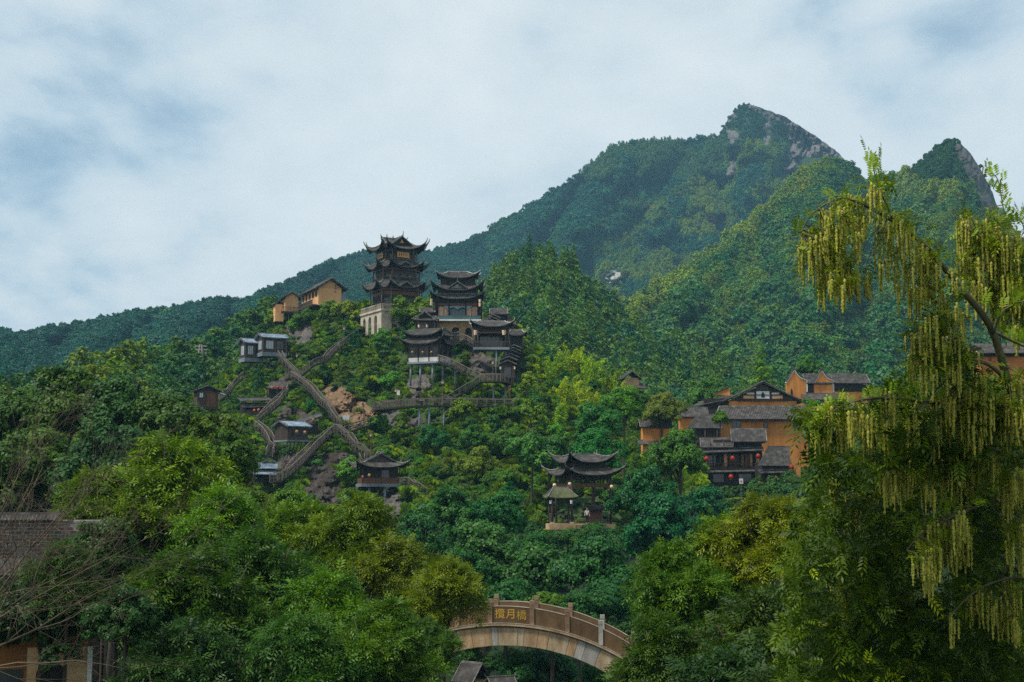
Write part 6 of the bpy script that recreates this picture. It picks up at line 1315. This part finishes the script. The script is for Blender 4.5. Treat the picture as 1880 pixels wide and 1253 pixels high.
for i, (pl, dp, cl, mt) in enumerate([([(1425,196),(1447,210),(1472,226),(1500,245),(1530,268),(1552,292),(1588,332),(1580,336),(1540,304),(1505,286),(1478,292),(1450,318),(1434,322),(1446,290),(1452,262),(1446,236),(1424,218)], 1.6, 15, 'cliff_warm'), ([(1374,190),(1402,196),(1432,208),(1440,226),(1412,222),(1400,212),(1372,202)], .9, 11, 'cliff'), ([(1334,240),(1352,238),(1360,250),(1354,270),(1338,270)], .9, 12, 'cliff'), ([(1342,292),(1358,288),(1354,312),(1340,338),(1330,336)], .9, 12, 'cliff_warm'), ([(1404,226),(1416,226),(1414,270),(1402,276)], .7, 9, 'cliff'), ([(1334,215),(1350,203),(1352,216),(1338,228)], .7, 8, 'cliff'),
        ([(1290,380),(1318,362),(1326,370),(1300,388)], .7, 9, 'cliff'), ([(1236,466),(1268,448),(1272,458),(1244,470)], .7, 9, 'cliff'), ([(1106,522),(1120,502),(1144,490),(1142,504),(1128,516),(1112,526)], .6, 5, 'granite_grey'), ([(1303,404),(1318,398),(1334,402),(1326,411),(1308,411)], .5, 6, 'earth_brick'), ([(1388,326),(1404,320),(1402,338),(1390,340)], .6, 8, 'cliff')]): cliff_patch(fm, FARM, pl, dp, cl, mt, seed=i)
for i, (pl, dp, cl, mt) in enumerate([([(1748,268),(1764,262),(1782,280),(1802,312),(1824,354),(1840,398),(1836,424),(1812,408),(1794,380),(1776,336),(1760,300)], 1.2, 15, 'cliff_dark'), ([(1768,330),(1782,328),(1786,360),(1774,366)], .8, 10, 'cliff_dark'), ([(1790,380),(1802,384),(1800,412),(1788,404)], .8, 10, 'cliff_dark'), ([(1586,598),(1604,582),(1614,588),(1598,606)], .7, 9, 'boulder'), ([(1440,368),(1458,360),(1460,376),(1446,384)], .7, 9, 'cliff'), ([(1560,615),(1580,600),(1586,606),(1568,622)], .6, 8, 'boulder'), ([(1410,304),(1428,294),(1430,306),(1416,312)], .7, 8, 'cliff')]): cliff_patch(sp_, SPUR, pl, dp, cl, mt, seed=i+20)
cliff_patch(ph, PINE, [(1050,612),(1068,604),(1082,610),(1080,628),(1060,630)], .7, 14, 'boulder', seed=40)
for i, (pl, dp, cl, mt) in enumerate([([(588,704),(612,706),(634,714),(662,734),(690,758),(704,786),(682,794),(656,792),(640,776),(624,756),(604,738)], .75, 13, 'cliff_orange'), ([(556,908),(568,864),(598,834),(640,830),(652,838),(646,876),(628,926),(598,936)], .3, 48, 'slab'), ([(505,764),(536,744),(578,768),(566,806),(522,798)], .4, 30, 'slab'), ([(746,702),(790,692),(798,728),(762,746)], .7, 14, 'boulder'), ([(698,760),(738,754),(738,794),(706,790)], .6, 20, 'boulder'), ([(470,738),(514,694),(542,700),(506,742)], .4, 28, 'slab'), ([(862,644),(902,658),(900,690),(868,684)], .7, 16, 'boulder'), ([(524,602),(568,588),(578,618),(546,638)], .6, 14, 'boulder'), ([(690,905),(738,908),(744,988),(716,998)], .7, 16, 'boulder')]): cliff_patch(rh, ROCK, pl, dp, cl, mt, seed=i+50, res=1.3, up=0, streak=.3)
for a in [(764,782,12,14),(552,715,10,9),(950,740,14,9),(716,778,16,14)]: boulder(rh, ROCK, a[0], a[1], a[2], a[3], 'boulder', .12, 'rock', random.uniform(-35, -10))

# ------------------------------------------------------------------ the tree with hanging catkins, close on the right
rngc = np.random.default_rng(77); random.seed(77)
ct = thing('catkin_tree', 'near tree at right with long yellow green hanging catkins', 'tree', Vector((W(1990, 1253, 20).x, 20, gz(8, 20)))); O0 = ct.location.copy()
limbs_px = [[(1992,1500,20),(1975,1150,19.6),(1935,960,19.2),(1890,810,18.7),(1850,700,18.2),(1818,600,17.9),(1762,528,17.6),(1702,456,17.4),(1660,420,17.2),(1600,384,17.0),(1545,364,16.9),(1492,392,16.9),(1470,430,16.9)],
            [(1640,405,17.1),(1614,345,17.0),(1604,312,17.0),(1602,290,17.0)], [(1935,900,19.4),(1908,720,19.2),(1880,580,19),(1848,490,18.8),(1805,440,18.6),(1765,415,18.5)], [(1880,560,19),(1872,470,19),(1845,395,19),(1832,330,19),(1816,318,19)], [(1900,640,19.2),(1900,520,19.3),(1880,420,19.3),(1870,400,19.3)],
            [(1822,612,17.9),(1846,568,17.7),(1905,545,17.6)], [(1826,610,18),(1870,632,18.2),(1925,652,18.4)], [(1842,692,18.2),(1806,666,17.9),(1765,676,17.8),(1730,705,17.7),(1700,738,17.6),(1680,760,17.6)], [(1800,640,17.9),(1745,652,17.6),(1705,688,17.5),(1680,700,17.5)],
            [(1900,790,18.9),(1800,752,18.5),(1700,738,18.2),(1600,732,18),(1535,752,17.9),(1500,790,17.9)], [(1930,930,19.2),(1850,920,18.8),(1780,935,18.5),(1700,975,18.3),(1665,1010,18.2)], [(1925,860,19.2),(1840,830,18.8),(1760,815,18.5),(1650,830,18.2),(1560,860,18.1)], [(1965,1090,19.5),(1880,1060,19.1),(1800,1080,18.8),(1740,1135,18.6)], [(1970,1130,19.8),(1820,1010,20.5),(1650,930,21),(1520,900,21.3)], [(1975,1180,20),(1800,1130,21),(1620,1080,21.5),(1500,1060,21.8)]]
limb_pts = []
for i, pl in enumerate(limbs_px):
    sm = arc(pl, 4); P3 = [W(*p) - O0 for p in sm]; r0 = [.085, .010, .04, .012, .016, .022, .022, .026, .02, .035, .035, .035, .03, .04, .04][i]; b = MB()
    b.tube(P3, [max(.006, r0*(1-q/len(P3))**1.25 + .004) for q in range(len(P3))], 7); b.build('trunk' if i == 0 else 'branch', M['bark_green'], ct, True); limb_pts += P3
limb_np = np.array([tuple(p) for p in limb_pts])
def cat_mesh(L, seed, rings=17, n=6):
    r_ = random.Random(seed); b = MB(); bx = r_.uniform(-.05, .05); c = 0
    for q in range(rings):
        f = q/(rings-1); rad = (.023 if q % 2 else .012)*(1-.35*f)*(.55 if q == 0 else 1); x, y = bx*f*f*L + r_.uniform(-.003,.003), r_.uniform(-.003,.003)
        for j in range(n): a = 2*math.pi*j/n + (q % 2)*.5; b.v.append((x + rad*math.cos(a)*r_.uniform(.75,1.3), y + rad*math.sin(a)*r_.uniform(.75,1.3), -f*L))
    b.f = [(q*n+j, q*n+(j+1) % n, (q+1)*n+(j+1) % n, (q+1)*n+j) for q in range(rings-1) for j in range(n)] + [tuple((rings-1)*n+j for j in range(n))]
    return b
m, t_, p_ = new_mat('catkin'); oi = N(t_, 'ShaderNodeObjectInfo'); tcn = N(t_, 'ShaderNodeTexCoord'); nn_ = N(t_, 'ShaderNodeTexNoise', inp={'Scale': 22.0, 'Detail': 2}); t_.links.new(tcn.outputs['Object'], nn_.inputs['Vector'])
cc = ramp_n(t_, nn_.outputs[0], [(.3, (.19,.22,.022)), (.5, (.37,.37,.04)), (.72, (.56,.50,.07))]); t_.links.new(cc, p_.inputs['Base Color']); p_.inputs['Roughness'].default_value = .7
tr_ = N(t_, 'ShaderNodeBsdfTranslucent'); t_.links.new(cc, tr_.inputs[0]); mx_ = N(t_, 'ShaderNodeMixShader', inp={0: .25}); t_.links.new(p_.outputs[0], mx_.inputs[1]); t_.links.new(tr_.outputs[0], mx_.inputs[2]); t_.links.new(mx_.outputs[0], t_.nodes['Material Output'].inputs[0]); M['catkin'] = m
ZONES = [([(1458,455),(1490,402),(1545,356),(1605,330),(1625,345),(1660,392),(1675,430),(1640,470),(1600,500),(1560,520),(1510,520),(1480,490)], 56, 17.0, 70), ([(1630,450),(1720,446),(1775,530),(1765,600),(1700,590),(1650,530)], 24, 17.5, 66), ([(1745,405),(1800,392),(1880,420),(1895,640),(1840,560),(1775,520)], 72, 18.9, 76), ([(1650,610),(1740,590),(1800,650),(1790,690),(1680,680)], 22, 17.7, 66),
         ([(1500,740),(1560,715),(1690,715),(1885,690),(1890,790),(1700,790),(1540,780),(1505,790)], 62, 18.1, 82), ([(1600,840),(1760,810),(1885,840),(1885,900),(1650,890)], 34, 18.4, 80), ([(1648,1000),(1700,955),(1785,930),(1790,985),(1690,1035)], 24, 18.3, 80), ([(1740,1130),(1800,1070),(1885,1050),(1885,1140)], 12, 18.8, 70), ([(1520,880),(1620,910),(1600,960),(1500,930)], 9, 20.8, 60), ([(1800,950),(1885,940),(1885,1010),(1810,1020)], 9, 18.9, 64), ([(1480,1040),(1580,1060),(1560,1110)], 6, 21.2, 50)]
cats = []; sprP = []; tw = MB()
for poly, nc, dd, Lp in ZONES:
    xs0, xs1 = min(p[0] for p in poly), max(p[0] for p in poly); ys0, ys1 = min(p[1] for p in poly), max(p[1] for p in poly); k = 0
    while k < nc:
        x, y = random.uniform(xs0, xs1), random.uniform(ys0, ys1)
        if not pip(poly, x, y): continue
        k += 1; d = dd + random.uniform(-.5, .5); c = W(x, y, d) - O0
        j = int(np.argmin(((limb_np - np.array(c))**2).sum(1))); q = Vector(limb_np[j]); md = (q+c)/2 + Vector((0, 0, .10*(q-c).length)); tw.tube([q, md, c], [.009, .006, .004], 4)
        for _ in range(random.randint(4, 8)):
            o = Vector((random.uniform(-.09,.09), random.uniform(-.12,.12), random.uniform(-.09,.05))); cats.append((c + o, Lp*.78*dd/F*random.uniform(.45, 1.1)))
        for _ in range(random.randint(3, 8)): sprP.append(c + Vector((random.uniform(-.14,.14), random.uniform(-.2,.2), random.uniform(-.06,.12))))
tw.build('twigs', M['bark_green'], ct, kind='stuff')
random.shuffle(cats); protos = []
for i in range(6): b = cat_mesh(1.0, i); b.v = [(x*2.6, y*2.6, z) for x, y, z in b.v]; protos.append(b.mesh('catkin', M['catkin'], True))
for p, L in cats[:300]: o = link('catkin', random.choice(protos), ct, p, (random.uniform(-.06,.06), random.uniform(-.06,.06), random.uniform(0,6.28))); o.scale = (L, L, L)
rest = MB()
for p, L in cats[300:]:
    b = cat_mesh(L, random.randint(0, 999), 15, 5); g_ = L
    n0 = len(rest.v); ang = random.uniform(0, 6.28); ca, sa = math.cos(ang), math.sin(ang); rest.v += [(p.x + x*ca - y*sa, p.y + x*sa + y*ca, p.z + z) for x, y, z in b.v]; rest.f += [tuple(n0+i for i in f) for f in b.f]
rest.build('catkins', M['catkin'], ct, True, kind='stuff')
def leaf_obj(name, P, L, color, pairs=4, droop=.5):
    P = np.array([tuple(p) for p in P]); Nn = nrm(unit(rngc, len(P))*.8 + np.array([0, -.2, .5])); V, Q, v = sprigs(P, Nn, rngc.uniform(0, 1, len(P)), L, rngc, pairs, droop)
    o = link(name, np_mesh(name, V, Q, M['leaf'], {'v': ('FLOAT', v)}), ct); o.color = (*color, 1); return o
o = leaf_obj('leaves', sprP, .185, (.072,.128,.016)); o['kind'] = 'stuff'
FOLV = [([(1510,820),(1590,740),(1700,705),(1890,690),(1890,1280),(1410,1280),(1440,1030),(1480,920)], 9800, 19.2, 24.0), ([(1470,790),(1520,735),(1640,715),(1800,700),(1890,700),(1890,860),(1480,860)], 1100, 17.6, 19.5), ([(1680,560),(1760,560),(1790,680),(1700,690)], 90, 17.4, 18.2), ([(1820,430),(1890,420),(1890,610),(1840,600)], 120, 18.6, 19.8)]
body = []; tips = []
for poly, n_, d0, d1 in FOLV:
    k = 0; xs0, xs1 = min(p[0] for p in poly), max(p[0] for p in poly); ys0, ys1 = min(p[1] for p in poly), max(p[1] for p in poly)
    while k < n_:
        x, y = random.uniform(xs0, xs1), random.uniform(ys0, ys1)
        wv = 42*noise.noise(Vector((x*.011, y*.011, 3.3))); wv2 = 25*noise.noise(Vector((x*.04, y*.04, 8.3)))
        if not pip(poly, x + wv + wv2, y + wv2): continue
        d = random.uniform(d0, d1); g = noise.noise(Vector((x*.013, y*.013, d*.35))) + .5*noise.noise(Vector((x*.035, y*.035, d)))
        if g < -.08 and n_ > 500: continue
        k += 1; p = W(x, y, d) - O0; (tips if g > .36 and random.random() < (.7 if y < 900 else .3) else body).append(p)
o = leaf_obj('leaves', body, .25, (.030,.067,.012)); o['kind'] = 'stuff'
o = leaf_obj('leaves', tips, .22, (.095,.165,.017)); o['kind'] = 'stuff'
V, Q, v = sprigs(np.zeros((1,3)), np.array([[0,-.4,.9]]), np.array([.6]), .26, rngc, 5, .4); lm = np_mesh('leaf', V, Q, M['leaf'], {'v': ('FLOAT', v)})
for i in range(220):
    pl = random.choice(limbs_px[:12]); sm = arc(pl, 3); p = random.choice(sm[len(sm)//3:]); o = link('leaf', lm, ct, W(p[0] + random.uniform(-14,14), p[1] + random.uniform(-16,10), p[2] + random.uniform(-.3,.3)) - O0, (random.uniform(-.5,.5), random.uniform(-.5,.5), random.uniform(0,6.28))); o.color = (*jit((.085,.17,.018), .3), 1); s_ = random.uniform(.45, .85); o.scale = (s_,)*3

# ------------------------------------------------------------------ the bare tree on the left
random.seed(31); bt = thing('bare_tree', 'leafless grey tree whose long thin twigs fan in from the left edge', 'tree', Vector((W(-170, 1253, 30).x, 30, gz(-12, 30)))); B0 = bt.location.copy(); 
root = W(-120, 1230, 30) - B0; tr0 = MB(); tr0.tube([Vector((0,0,-.5)), root*.5 + Vector((.1,0,0)), root], [.24, .2, .15], 9); tr0.build('trunk', M['bark_pale'], bt, True)
def grow(p, d, L, r, depth, mb):
    n = 7; pts = [p.copy()]; q = p.copy(); dd = d.copy(); kids = []
    for i in range(n):
        dd = (dd + Vector((random.gauss(0,.10), random.gauss(0,.10), random.gauss(0,.10) + .015))).normalized(); q = q + dd*L/n; pts.append(q.copy())
        if depth and i > 0: kids.append((q.copy(), dd.copy(), i))
    mb.tube(pts, [max(.0022, r*(1-.85*i/n)) for i in range(n+1)], 5 if depth > 1 else 4)
    for kp, kd, i in kids:
        for _ in range(2 if depth > 1 and random.random() < .55 else 1):
            if random.random() < .28: continue
            sd = Vector((random.gauss(0,.55), random.gauss(0,.5), random.gauss(0,.55))); grow(kp, (kd + sd).normalized(), L*random.uniform(.32, .6)*(1-.06*i), r*.5*(1-.08*i), depth-1, mb)
for px, py, d, px0, py0, r in [(130,960,29,-90,1210,.055),(235,905,29.5,-80,1190,.05),(90,860,30.5,-110,1150,.05),(170,800,31,-110,1130,.045),(20,790,30,-110,1120,.045),(240,1010,28.5,-80,1180,.045),(270,1110,28,-110,1225,.055),(230,1180,28.5,-110,1235,.04),(190,1060,29.3,-90,1180,.045),(60,1000,28,-100,1190,.05),(280,880,31.5,-60,1120,.04),(120,900,31.5,-100,1100,.045)]:
    a, b_ = W(px0, py0, 30) - B0, W(px, py, d) - B0; mb = MB(); mb.tube([root, (root+a)/2, a], [.1, r*1.2, r], 6); r *= .6; grow(a, (b_-a).normalized(), (b_-a).length, r, 3, mb); mb.build('branch', M['bark_pale'], bt, True)

# ------------------------------------------------------------------ the air
hz = MB(); hz.box(-2600, 2600, -60, 2700, -9.5, 620); ho = hz.build('haze', None); ho['kind'] = 'stuff'
hm = bpy.data.materials.new('haze'); hm.use_nodes = True; ht = hm.node_tree; ht.nodes.clear(); vo = N(ht, 'ShaderNodeVolumePrincipled'); vo.inputs['Color'].default_value = (.36, .74, 1.0, 1); vo.inputs['Density'].default_value = .00013; vo.inputs['Anisotropy'].default_value = 0
oo = N(ht, 'ShaderNodeOutputMaterial'); ht.links.new(vo.outputs[0], oo.inputs['Volume']); ho.data.materials.append(hm)
